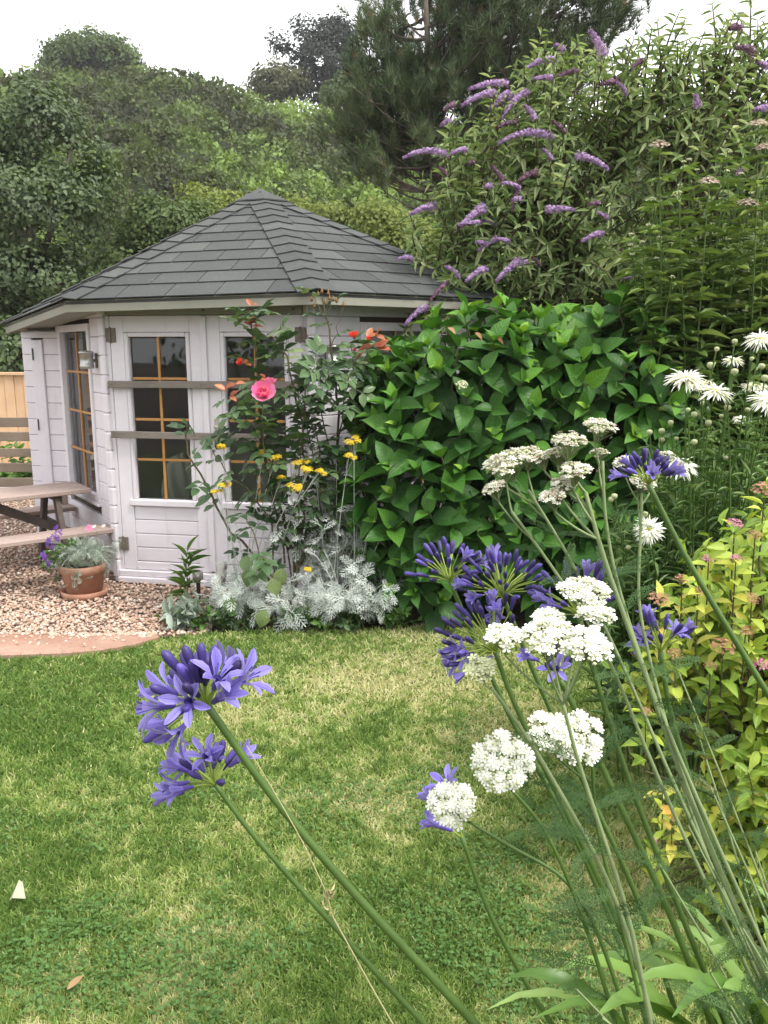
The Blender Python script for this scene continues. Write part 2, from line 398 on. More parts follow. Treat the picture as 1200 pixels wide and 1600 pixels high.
M['petal_pale'] = plain('fallen_pale_petal', (.30, .32, .20), (.40, .41, .29), 30, .7, .1, .002)

# ------------------------------------------------------------------ leaf templates (length along +Y = 1, full width along X = 1, normal +Z)
def leaf_t(prof, fold=.25, curl=.25, wave=0.0, seed=0):
    """prof: list of (u, half width); first and last rows narrow"""
    r = np.random.default_rng(seed); v = []; uv = []; f = []
    for k, (u, hw) in enumerate(prof):
        zc = -curl * u * u; dz = wave * r.uniform(-1, 1)
        v += [(-hw, u - curl * .15 * u, zc + fold * hw + dz), (0, u, zc), (hw, u - curl * .15 * u, zc + fold * hw - dz)]
        uv += [(-1, u), (0, u), (1, u)]
        if k:
            a, b = 3 * (k - 1), 3 * k
            f += [(a, a + 1, b + 1, b), (a + 1, a + 2, b + 2, b + 1)]
    return np.array(v), f, np.array(uv)
def quadleaf(fold=.3, curl=.15, w1=.42, w2=.36):
    v = np.array([(0, 0, 0), (w1, .32, fold * .3), (w2, .66, fold * .3 - curl * .4), (0, 1, -curl), (-w2, .66, fold * .3 - curl * .4), (-w1, .32, fold * .3)])
    return v, [(0, 1, 2, 3), (0, 3, 4, 5)], np.array([(0, 0), (1, .32), (1, .66), (0, 1), (-1, .66), (-1, .32)])
OVATE = [(0, .03), (.12, .30), (.32, .48), (.55, .46), (.78, .27), (.92, .09), (1, .01)]
LANCE = [(0, .04), (.2, .40), (.45, .5), (.7, .34), (1, .01)]
HYD = [leaf_t(OVATE, .30, c, .012, i) for i, c in enumerate((.12, .22, .32))]
LAN = [leaf_t(LANCE, .35, c, .01, i) for i, c in enumerate((.15, .3))]
SPI = [leaf_t([(0, .04), (.25, .42), (.55, .46), (.8, .25), (1, .01)], .3, c, .015, i) for i, c in enumerate((.1, .25))]
QL = quadleaf()
QLF = quadleaf(.2, .1, .5, .46)
DIA = (np.array([(0, 0, 0), (.5, .45, .1), (0, 1, -.08), (-.5, .45, .1)]), [(0, 1, 2), (0, 2, 3)], np.array([(0, 0), (1, .45), (0, 1), (-1, .45)]))
def joined(ts):
    v, f, u = [], [], []
    o = 0
    for (tv, tf, tu), Mx, T in ts:
        v.append(tv @ np.asarray(Mx).T + np.asarray(T)); f += [tuple(i + o for i in q) for q in tf]; u.append(tu); o += len(tv)
    return np.concatenate(v), f, np.concatenate(u)
def rotz(a): c, s = math.cos(a), math.sin(a); return np.array([(c, -s, 0), (s, c, 0), (0, 0, 1)])
def compound(n=2, seed=0):
    """rose leaf: paired leaflets and one at the tip"""
    r = np.random.default_rng(seed); base = leaf_t([(0, .05), (.25, .40), (.6, .42), (.85, .2), (1, .01)], .25, .2, .01, seed)
    S = lambda l: np.diag([l * .66, l, l]); ts = [(base, S(.46), (0, .54, -.05))]
    for k in range(n):
        y = .14 + .34 * k
        for sgn in (-1, 1): ts.append((base, rotz(sgn * -r.uniform(.9, 1.15)) @ S(.36 + .06 * k), (sgn * .02, y, 0)))
    rach = (np.array([(-.012, 0, 0), (.012, 0, 0), (.008, .56, -.03), (-.008, .56, -.03)]), [(0, 1, 2, 3)], np.array([(0, 0)] * 4))
    ts.append((rach, np.eye(3), (0, 0, 0))); return joined(ts)
ROSE = [compound(2, i) for i in range(3)]
def lobed(seed=0, pairs=4):
    """deeply cut silver ragwort leaf"""
    r = np.random.default_rng(seed); ts = []
    seg = (np.array([(-.5, 0, 0), (.5, 0, 0), (.42, 1, 0), (-.42, 1, 0)]), [(0, 1, 2, 3)], np.array([(0, 0)] * 4))
    ts.append((seg, np.diag([.045, .9, 1]), (0, 0, 0)))
    for k in range(pairs):
        y = .24 + .18 * k; l = (.30, .36, .33, .25)[k % 4]
        for sgn in (-1, 1):
            a = sgn * -r.uniform(.75, 1.0); Rz = rotz(a)
            ts.append((seg, Rz @ np.diag([.030, l * .92, 1]), (0, y, r.uniform(-.02, .03))))
            for fr, ls in ((.55, .38), (.95, .30)):
                for s2 in (-1, 1):
                    p = Rz @ np.array((0, l * fr, 0)) + (0, y, .01)
                    ts.append((seg, rotz(a + s2 * .6) @ np.diag([.024, l * ls * .8, 1]), p))
    ts.append((seg, np.diag([.08, .16, 1]), (0, .86, 0)))
    v, f, u = joined(ts); v[:, 2] -= .28 * v[:, 1] ** 2 - .12 * np.abs(v[:, 0]); return v, f, u
LOB = [lobed(i) for i in range(3)]
def feather(seed=0, n=17):
    """finely cut yarrow leaf"""
    r = np.random.default_rng(seed); ts = []
    tri = (np.array([(-.5, 0, 0), (.5, 0, 0), (0, 1, 0)]), [(0, 1, 2)], np.array([(0, 0)] * 3))
    ts.append((tri, np.diag([.03, 1, 1]), (0, 0, 0)))
    for k in range(n):
        y = .06 + .92 * k / n; l = .20 * math.sin(math.pi * min(1, .12 + .85 * k / n)) ** .7 + .02
        for sgn in (-1, 1):
            a = sgn * -r.uniform(.8, 1.15); Rz = rotz(a); p0 = np.array((0, y, r.uniform(-.015, .015)))
            ts.append((tri, Rz @ np.diag([.020, l, 1]), p0))
            for fr in (.35, .6, .8):
                for s2 in (-1, 1):
                    q = p0 + Rz @ np.array((0, l * fr, 0)); q[2] += r.uniform(-.01, .02)
                    ts.append((tri, rotz(a + s2 * .75) @ np.diag([.016, l * .45, 1]), q))
    v, f, u = joined(ts); v[:, 2] += .25 * np.abs(v[:, 0]) - .25 * v[:, 1] ** 2; return v, f, u
FEA = [feather(i) for i in range(2)]
def floret(n=5, r0=.18, lift=.15):
    """small open flower face, radius .5, facing +Z"""
    v = [(0, 0, 0)]; f = []; u = [(0, 0)]
    for k in range(n):
        a = 2 * math.pi * k / n
        for da, rr in ((-.42, .36), (-.2, .5), (.2, .5), (.42, .36)):
            v.append((rr * math.cos(a + da * 5 / n), rr * math.sin(a + da * 5 / n), lift * rr)); u.append((rr, 0))
        b = 1 + 4 * k; f += [(0, b, b + 1, b + 2), (0, b + 2, b + 3)]
    return np.array(v), f, np.array(u)
FLO5, FLO4 = floret(5), floret(4, lift=.05)
def blob(seed=0, sub=1, jit=.18):
    bm = bmesh.new(); bmesh.ops.create_icosphere(bm, subdivisions=sub, radius=.5); r = np.random.default_rng(seed)
    v = np.array([p.co[:] for p in bm.verts]); f = [tuple(p.index for p in q.verts) for q in bm.faces]; bm.free()
    v *= (1 + r.uniform(-jit, jit, (len(v), 1))); return v, f, np.zeros((len(v), 2))
BLOB = [blob(i) for i in range(3)]

# ------------------------------------------------------------------ foliage
class Leaves:
    def __init__(s): s.p, s.d, s.n, s.L, s.W, s.t = [], [], [], [], [], []
    def add(s, p, d, n, L, W, t): s.p.append(p); s.d.append(d); s.n.append(n); s.L.append(L); s.W.append(W); s.t.append(t)
    def along(s, path, ts, per=2, ang=60, L=.1, W=.03, droop=.2, tint=(0, 1), phase=None, twist=90, jit=.15, prof=None):
        path = np.asarray(path, float); k = len(path); seg = np.linspace(0, 1, k)
        phase = rnd(0, 6.28) if phase is None else phase
        for i, t in enumerate(ts):
            p = np.array([np.interp(t, seg, path[:, c]) for c in range(3)])
            t0, t1 = max(0, t - .06), min(1, t + .06)
            tan = nrm(np.array([np.interp(t1, seg, path[:, c]) - np.interp(t0, seg, path[:, c]) for c in range(3)]))
            ref = V(0, 0, 1) if abs(tan[2]) < .9 else V(1, 0, 0)
            e1 = nrm(np.cross(tan, ref)); e2 = np.cross(tan, e1)
            for j in range(per):
                az = phase + 2 * math.pi * j / per + i * R(twist) + rnd(-jit, jit) * 2
                r_ = math.cos(az) * e1 + math.sin(az) * e2; a = R(ang) + rnd(-jit, jit) * 1.5
                d = math.cos(a) * tan + math.sin(a) * r_; d = d + V(0, 0, -droop * rnd(.5, 1.5))
                n = tan * math.sin(a) - r_ * math.cos(a) + V(0, 0, .35) + rng.normal(0, jit, 3)
                sc = rnd(.8, 1.15) * (prof(t) if prof else 1)
                s.add(p, nrm(d), n, L * sc, W * sc, rnd(*tint))
    def arrays(s):
        return tuple(np.array(q, float) for q in (s.p, s.d, s.n, s.L, s.W, s.t))
    def build(s, parent, tmpls, mat, nobj=0, name='leaf', rest='foliage', score=None, smooth=True, far=None):
        p, d, n, L, W, t = s.arrays()
        if not len(p): return
        Mx = orient(d, n, W, L); order = np.arange(len(p))
        if nobj and nobj < len(p):
            sc_ = (L / (np.linalg.norm(p - V(0, 0, CAM_H), axis=1)) if score is None else score(p, L)); order = np.argsort(-sc_)
        nobj = min(nobj, len(p)); oi, ri = order[:nobj], order[nobj:]
        if nobj:
            nt_ = 6; pool = {}
            for i in oi:
                key = (int(rng.integers(len(tmpls))), min(nt_ - 1, int(t[i] * nt_)))
                if key not in pool:
                    tv, tf, tu = tmpls[key[0]]; pool[key] = mesh_np(name, tv, tf, mat, tu, (key[1] + .5) / nt_, smooth)
                link(name, pool[key], parent, m4(Mx[i], p[i]))
        if len(ri):
            ft = far or tmpls
            for k, tm in enumerate(ft):
                sel = ri[k::len(ft)]
                if len(sel): link(rest, mass_mesh(rest, tm, Mx[sel], p[sel], mat, t[sel], smooth), parent, None, 'stuff')
def curve(a, b, sag=(0, 0, 0), n=6):
    a, b, sag = np.asarray(a, float), np.asarray(b, float), np.asarray(sag, float); t = np.linspace(0, 1, n)[:, None]
    return a * (1 - t) + b * t + sag * (4 * t * (1 - t))
def cluster(center, axis, rad, n, size, tmpl, mat, name, parent, dome=.35, tint=(0, 1), lump=0.0, kind=None):
    """flat or domed head of small florets"""
    ax = nrm(np.asarray(axis, float)); e1 = nrm(np.cross(ax, V(.3, .9, .2))); e2 = np.cross(ax, e1)
    k = np.arange(n) + .5; rr = np.sqrt(k / n) * rad * rng.uniform(.92, 1.06, n); th = k * 2.39996 + rng.normal(0, .12, n)
    h = dome * rad * (1 - (rr / rad) ** 2) + rng.normal(0, .03 * rad + size * .12, n)
    P = center + rr[:, None] * (np.cos(th)[:, None] * e1 + np.sin(th)[:, None] * e2) + h[:, None] * ax
    if lump:
        m = max(5, n // 13); kk = np.arange(m) + .5; r2 = np.sqrt(kk / m) * rad * .86; t2 = kk * 2.39996 + 1.0
        C = center + r2[:, None] * (np.cos(t2)[:, None] * e1 + np.sin(t2)[:, None] * e2) + (dome * rad * (1 - (r2 / rad) ** 2) + rng.normal(0, .05 * rad, m))[:, None] * ax
        j = np.argmin(np.linalg.norm(P[:, None] - C[None], axis=2), axis=1); dd_ = P - C[j]; q = np.linalg.norm(dd_, axis=1)
        P = P - lump * dd_ + ax * (rng.normal(0, .06 * rad, m)[j] - .55 * q)[:, None]
    nn = nrm(ax + (P - center) / rad * dome * 1.2 + rng.normal(0, .12, (n, 3)))
    dd = nrm(np.cross(nn, rng.normal(0, 1, (n, 3)))); S = size * rng.uniform(.8, 1.2, n)
    me = mass_mesh(name, tmpl, orient(dd, nn, S, S), P, mat, rng.uniform(*tint, n), True)
    return link(name, me, parent, None, kind), P
# ================================================================== THE SETTING
def sheet(name, poly, z, mat, kind='structure'):
    me = mesh_np(name, [(x, y, z) for x, y in poly], [tuple(range(len(poly)))], mat)
    return tag(link(name, me), kind=kind)
LAWN = [(-6, 3.95), (-2.9, 4.02), (-2.3, 4.06), (-1.98, 4.08), (-1.68, 4.11), (-1.50, 4.16), (-1.36, 4.24), (-1.24, 4.38), (-1.05, 4.48), (-.6, 4.53), (-.15, 4.55),
        (.05, 4.56), (.38, 4.66), (.62, 4.60), (.90, 4.35), (1.16, 3.95), (1.24, 3.4), (1.22, 2.8), (1.12, 2.35), (1.02, 2.0), (.85, 1.6), (.62, 1.2), (.50, .7), (.50, -3), (-6, -3)]
PATH = [(-6, 3.97), (-2.9, 4.04), (-2.3, 4.08), (-1.98, 4.10), (-1.68, 4.13), (-1.50, 4.18), (-1.36, 4.26), (-1.25, 4.38), (-1.30, 4.44), (-1.7, 4.40), (-2.16, 4.45), (-2.6, 4.46), (-6, 4.5)]
GRAVEL = [(-1.02, 4.46), (-1.30, 4.42), (-1.7, 4.38), (-2.16, 4.43), (-2.6, 4.44), (-6, 4.48), (-6, 9.2), (-2.4, 9.2), (-1.0, 7.5), (-.9, 5.5), (-.95, 4.9)]
sheet('ground', [(-500, -60), (500, -60), (500, 900), (-500, 900)], -.03, M['soil'])
sheet('flower_bed', [(-1.2, 4.3), (1.1, 4.4), (1.2, 3.4), (.8, 1.8), (.45, 1.0), (.45, -2), (5, -2), (6, 12), (-.6, 12), (-1.0, 5)], -.012, M['soil'])
sheet('gravel_yard', GRAVEL, -.004, M['gravel'])
sheet('vegetable_plot', [(-9, 9.25), (-2.0, 9.25), (-2.0, 11.1), (-9, 11.1)], -.006, plain('pale_sandy_ground', (.42, .37, .30), (.55, .50, .42), 12, .95, .3, .01))
# lawn: gently uneven sheet
def lawn_sheet():
    bm = bmesh.new(); bm.faces.new([bm.verts.new((x, y, 0)) for x, y in LAWN])
    bmesh.ops.triangulate(bm, faces=bm.faces); me = bpy.data.meshes.new('lawn'); bm.to_mesh(me); bm.free(); me.materials.append(M['lawn']); return me
lawn = tag(link('lawn', lawn_sheet()), kind='structure')
# the worn paving strip between gravel and lawn: a raised, uneven slab
def path_mesh():
    mb = MB(); n = len(PATH); up = [(x, y, .014) for x, y in PATH]; lo = [(x, y, -.02) for x, y in PATH]
    mb.add(up + lo, [tuple(range(n))] + [(i, (i + 1) % n, n + (i + 1) % n, n + i)[::-1] for i in range(n)]); return mb
tag(path_mesh().part('paving_path', M['path']), kind='structure')

# ---- grass blades and clover
def field(n, ymin, ymax, margin=.25):
    """points over the lawn, denser towards the camera"""
    y = ymin * (ymax / ymin) ** rng.random(n * 2) ; x = rng.uniform(-1, 1, n * 2) * (.50 * y + margin)
    k = inside(x, y, LAWN); return x[k][:n], y[k][:n]
def grass():
    x, y = field(290000, 1.15, 4.7); n = len(x)
    dry = vnoise(x, y, .55) * .5 + vnoise(x, y, .17, 3) * .3 + vnoise(x, y, .05, 9) * .2
    # the patches that have dried out: centre of the lawn and along the bed; negative k paints the shade at the left
    for cx, cy, rx, ry, k in ((-.45, 3.55, .75, .38, .20), (-.05, 3.75, .4, .25, .14), (.55, 3.2, .4, .35, .16), (.35, 2.9, .5, .3, .12), (.62, 2.05, .2, .35, .25), (-.2, 2.6, .5, .3, .10), (.1, 1.75, .5, .2, .10), (-1.3, 3.0, .6, .9, -.18), (-1.6, 3.9, .8, .4, -.14)):
        dry += k * np.exp(-((x - cx) / rx) ** 2 - ((y - cy) / ry) ** 2)
    t = np.clip((dry - .26 + .05 * np.clip((2.6 - y), 0, 1)) * 1.7 + .9 * (vnoise(x, y, .028, 21) - .5) + rng.normal(0, .17, n), 0, 1)
    t = np.where(rng.random(n) < .07, rng.uniform(.75, 1, n), t)
    lod = np.clip(y / 2.2, .8, 1.6)
    L = rng.uniform(.016, .036, n) * (1 - .25 * t) ; W = rng.uniform(.0032, .0052, n) * lod
    lean = rng.normal(0, 1.0, (n, 2)); d = nrm(np.column_stack([lean, np.ones(n)])); nn = rng.normal(0, 1, (n, 3))
    tm = (np.array([(-.5, 0, 0), (.5, 0, 0), (.18, 1, .22), (-.18, 1, .22)]), [(0, 1, 2, 3)], None)
    z = np.zeros(n) + .0
    g = link('grass', mass_mesh('grass', tm, orient(d, nn, W, L), np.column_stack([x, y, z]), M['grass'], t))
    tag(g, 'short green lawn grass with straw-coloured dry patches', 'grass', kind='stuff')
    x, y = field(60000, 1.15, 4.6); q = vnoise(x, y, .42, 5) * .6 + vnoise(x, y, .16, 7) * .4
    for cx, cy, r, k in ((-1.2, 2.6, .9, .12), (-.9, 1.7, .5, .10), (.25, 2.25, .28, .2), (-.3, 2.0, .3, .1), (-.45, 3.55, .7, -.3)): q += k * np.exp(-(((x - cx) ** 2 + (y - cy) ** 2) / r ** 2))
    k = (q + rng.normal(0, .07, len(x)) > .66); x, y = x[k], y[k]; n = len(x)
    tri = joined([(quadleaf(.2, .1, .5, .62), rotz(2 * math.pi * i / 3) @ np.diag([.55, .6, .6]), (0, 0, 0)) for i in range(3)])
    nn = nrm(np.column_stack([rng.normal(0, .35, (n, 2)), np.ones(n)])); dd = np.cross(nn, rng.normal(0, 1, (n, 3)))
    S = rng.uniform(.006, .0125, n)
    c = link('clover', mass_mesh('clover', tri, orient(dd, nn, S, S), np.column_stack([x, y, rng.uniform(.008, .030, n)]), M['clover'], rng.random(n)))
    tag(c, 'dark green clover growing in patches through the lawn', 'clover', kind='stuff')
grass()

# ---- loose gravel
def gravel():
    n = 16000; y = 4.36 * (8.6 / 4.36) ** (rng.random(n) ** 1.25); x = rng.uniform(-.62, -.16, n) * y + rng.normal(0, .05, n)
    k = inside(x, y, GRAVEL) ; x, y = x[k], y[k]
    # a few stones have strayed over the paving
    m = 130; sx, sy = rng.uniform(-2.4, -1.28, m), 4.45 - np.abs(rng.normal(0, .10, m)); k = inside(sx, sy, PATH); x, y = np.append(x, sx[k]), np.append(y, sy[k]); n = len(x)
    z = np.where(y > 4.43, rng.uniform(-.004, .016, n), .016)
    S = rng.uniform(.013, .031, n); A = nrm(rng.normal(0, 1, (n, 3))); B = np.column_stack([rng.normal(0, .45, (n, 2)), np.ones(n)])
    Mx = orient(np.cross(B, A), B, S * rng.uniform(.7, 1.1, n), S); Mx[:, :, 2] *= .62
    o = link('gravel_stones', mass_mesh('gravel_stones', BLOB[0], Mx, np.column_stack([x, y, z]), M['stone'], np.clip(rng.normal(.55, .25, n), 0, 1), False))
    tag(o, 'pinkish beige loose gravel spread before the summerhouse', 'gravel', kind='stuff')
gravel()

# ================================================================== HILL AND TREES BEHIND
SKY_PX = [(-1500, 130), (-600, 110), (0, 104), (60, 98), (210, 98), (250, 103), (300, 114), (350, 128), (400, 138), (450, 152), (520, 168), (600, 178), (750, 182), (900, 178), (1200, 170), (2200, 200)]
_cx = np.array([at(px, py, 62)[0] for px, py in SKY_PX]); _cz = np.array([at(px, py, 62)[2] - 2.3 for px, py in SKY_PX])
def hill_z(x, y):
    x, y = np.asarray(x, float), np.asarray(y, float)
    S = np.interp(x / np.maximum(y, 20) * 62, _cx, _cz); u = np.clip((y - 12.5) / (62 - 12.5), 0, 1)
    prof = u ** .92 * (1 + .10 * np.sin(u * math.pi)); z = S * prof
    z = z + (vnoise(x, y, 9, 2) - .5) * 2.4 * np.sin(u * math.pi) ** .7
    return np.where(y > 62, z - (y - 62) * .12, z)
_bc = {}
def mounds(x, y):
    """domes of separate shrubs"""
    h = np.zeros_like(x); ci, cj = np.floor(x / 1.9).astype(int), np.floor(y / 1.9).astype(int)
    for di in (-1, 0, 1):
        for dj in (-1, 0, 1):
            i, j = ci + di, cj + dj; a, b, c = _lat[i % 64, j % 64], _lat[(i + 17) % 64, (j + 31) % 64], _lat[(i + 41) % 64, (j + 7) % 64]
            r = .6 + .9 * c; dx, dy = x - (i + a) * 1.9, y - (j + b) * 1.9
            h = np.maximum(h, .75 * np.sqrt(np.maximum(0, r * r - dx * dx - dy * dy)))
    return h
def hill():
    ys = np.concatenate([np.linspace(12, 66, 60), np.linspace(70, 200, 8)]); xs = np.linspace(-1, 1, 90)
    v = []; f = []
    for j, y in enumerate(ys):
        for i, s in enumerate(xs):
            x = s * (12 + y * 1.1); v.append((x, y, float(hill_z(x, y)) - .05))
    n = len(xs)
    for j in range(len(ys) - 1):
        for i in range(n - 1): f.append((j * n + i, j * n + i + 1, (j + 1) * n + i + 1, (j + 1) * n + i))
    tag(link('hillside', mesh_np('hillside', v, f, plain('hill_undergrowth', (.025, .035, .014), (.045, .06, .024), 1.5, .95, .5, .2), smooth=True)), kind='structure')
    N_ = 155000; y = 13 * (66 / 13) ** rng.random(N_); x = rng.uniform(-.62, .42, N_) * y * 1.05
    e = .25; h = mounds(x, y); z = hill_z(x, y) + h
    gx = (hill_z(x + e, y) + mounds(x + e, y) - z) / e; gy = (hill_z(x, y + e) + mounds(x, y + e) - z) / e
    nn = nrm(np.column_stack([-gx, -gy, np.ones(N_)])); low = (vnoise(x, y, 7, 4) - .5)
    t = np.clip(.45 + 1.1 * low + .9 * (vnoise(x, y, 1.9, 8) - .5) + .6 * (vnoise(x, y, .7, 12) - .5) + .35 * (vnoise(x, y, 17, 6) - .4) + rng.normal(0, .09, N_), 0, 1)
    S = rng.uniform(.085, .18, N_) * (y / 22) ** .6
    d = nrm(nn * .5 + rng.normal(0, .6, (N_, 3)) + V(0, 0, .3)); nm = nn + rng.normal(0, .5, (N_, 3))
    tm = joined([(DIA, rotz(a) @ np.diag([.75, 1, 1]), o) for a, o in ((0, (0, 0, 0)), (1.7, (.5, -.4, .5)))])
    P = np.column_stack([x, y, z]) + nn * (rng.normal(-.02, .11, (N_, 1)) * (y / 22)[:, None] ** .5)
    tag(link('hill_scrub', mass_mesh('hill_scrub', tm, orient(d, nm, S, S), P, M['scrub'], t)), 'dense green bramble and bracken scrub covering the hillside', 'scrub', kind='stuff')
hill()

def tree(name, label, cat, base, blobs, nclump, per, leaf, mat, trunk_r=.15, clump=.45, group=None, tm=None, nlimb=14, up=.5, gap=0.0, trunk_mat='bark', tint=None):
    """blobs: list of (centre, radii); clumps of leaves on and under the surface of each"""
    base = np.asarray(base, float); o = thing(name, label, cat, base, group)
    c = np.array([b[0] for b in blobs], float); r = np.array([b[1] for b in blobs], float)
    wgt = (r[:, 0] * r[:, 2]); pick = rng.choice(len(blobs), nclump, p=wgt / wgt.sum())
    dv = nrm(rng.normal(0, 1, (nclump, 3)) + V(0, -.15, .25)); rad = rng.uniform(.62, 1.02, (nclump, 1))
    C = c[pick] + dv * r[pick] * rad
    n = nclump * per; ci = np.repeat(np.arange(nclump), per)
    off = np.clip(rng.normal(0, 1, (n, 3)), -1.6, 1.6) * clump * V(1, 1, .62); P = C[ci] + off
    out = nrm(dv[ci] * .9 + nrm(off) * .8 + V(0, 0, up)); d = nrm(np.cross(out, rng.normal(0, 1, (n, 3))) + V(0, 0, -.35) + out * .25)
    nm = out + rng.normal(0, .45, (n, 3)); S = leaf * rng.uniform(.7, 1.25, n)
    ct = rng.random(nclump); tt = np.clip(.5 * ct[ci] + .5 * rng.random(n), 0, 1)
    if tint: tt = tint[0] + (tint[1] - tint[0]) * tt
    link('crown', mass_mesh('crown', tm or QL, orient(d, nm, S * .75, S), P, mat, tt), o, None, 'stuff')
    cen = c.mean(0); mb = MB(); top = cen * .6 + base * .4; top[2] = base[2] + (cen[2] - base[2]) * .9
    mb.tube(curve(base - V(0, 0, .2), top, (rnd(-.1, .1), 0, 0), 6), np.linspace(trunk_r, trunk_r * .5, 6), 8)
    for i in rng.choice(nclump, min(nlimb, nclump), replace=False):
        s = base + (top - base) * rnd(.35, 1.0); mb.tube(curve(s, C[i], (0, 0, -.08 * np.linalg.norm(C[i] - s)), 5), np.linspace(trunk_r * .42, trunk_r * .08, 5), 5)
    mb.part('trunk', M[trunk_mat], o, True); return o
def gz(x, y): return float(hill_z(x, y))
def B(px, py, y, rx, rz, ry=None): return (at(px, py, y), (rx, ry or rx, rz))
# large tree at the left edge
b = at(60, 560, 14.5); b[2] = gz(b[0], b[1])
tree('broadleaf_tree', 'large dark leafy tree at the left edge above the wooden fence', 'tree', b,
     [B(60, 215, 14.5, .85, .85), B(-40, 270, 14.5, 1.2, 1.3), B(125, 290, 14.0, .6, .7), B(40, 340, 13.8, 1.25, .8), B(-60, 430, 13.6, 1.2, .8), B(50, 430, 13.6, .95, .55)],
     235, 120, .08, M['tree_dark'], .2, .185)
b = at(30, 640, 12.4); b[2] = 0
tree('shrub', 'low dark evergreen shrub just behind the new wooden fence', 'shrub', b, [B(20, 560, 12.6, .8, .55), B(-70, 570, 12.6, .8, .6), B(80, 590, 12.6, .5, .4)], 60, 40, .085, M['tree_dark'], .05, .18, nlimb=6)
# lighter young trees behind the summerhouse
b = at(240, 560, 15.5); b[2] = gz(b[0], b[1])
tree('young_tree', 'mid green young tree between the dark tree and the roof slope', 'tree', b, [B(250, 360, 15.5, .65, .6), B(205, 410, 15.2, .55, .6), B(305, 350, 15.8, .45, .35), B(170, 450, 15, .55, .4)], 90, 80, .085, M['tree_mid'], .08, .17)
b = at(330, 470, 17); b[2] = gz(b[0], b[1])
tree('young_tree', 'yellow green sapling rising left of the roof peak', 'tree', b, [B(345, 335, 17, .4, .35), B(315, 318, 17.5, .35, .3)], 50, 60, .085, M['tree_lime'], .06, .2)
b = at(560, 480, 16); b[2] = gz(b[0], b[1])
tree('bright_shrub', 'bright yellow green shrub just right of the roof peak', 'shrub', b, [B(520, 345, 16, .5, .25), B(590, 350, 16, .6, .32), B(640, 385, 15.5, .6, .4), B(470, 330, 16.4, .35, .2)], 85, 70, .08, M['tree_lime'], .06, .16)
# skyline
b = at(150, 125, 60); b[2] = gz(b[0], b[1]) - .3
tree('skyline_tree', 'round pale green tree on the skyline at the left', 'tree', b, [B(140, 80, 60, 2.1, 1.2), B(115, 88, 60, 1.7, 1.0), B(175, 84, 60, 1.5, 1.0), B(95, 100, 59.5, 1.3, .7), B(195, 98, 59.5, 1.2, .6)], 170, 60, .24, M['tree_mid'], .3, .34)
b = at(505, 160, 58); b[2] = gz(b[0], b[1]) - .3
tree('skyline_conifer', 'tall dark grey spreading conifer on the skyline', 'tree', b, [B(500, 60, 58, 2.4, 1.2), B(465, 75, 58, 1.9, .9), B(540, 62, 58, 1.7, 1.3), B(515, 100, 58, 2.6, 1.3), B(490, 130, 58, 1.7, 1.1), B(550, 110, 58, 1.5, .7)], 150, 75, .20, M['tree_grey'], .45, .34, up=.8)
b = at(440, 160, 57); b[2] = gz(b[0], b[1]) - .3
tree('skyline_bush', 'rounded olive brown bush beside the skyline conifer', 'bush', b, [B(437, 128, 57, 1.7, 1.05), B(415, 135, 57, 1.0, .8), B(460, 132, 57, 1.1, .9)], 80, 60, .22, M['tree_olive'], .2, .32)
b = at(545, 180, 55); b[2] = gz(b[0], b[1]) - .3
tree('skyline_bush', 'soft green bush right of the skyline conifer, before the pine', 'bush', b, [B(545, 150, 55, 1.9, 1.35), B(575, 160, 55, 1.4, 1.2), B(600, 170, 55, 1.6, 1.3)], 90, 60, .22, M['tree_mid'], .2, .32)

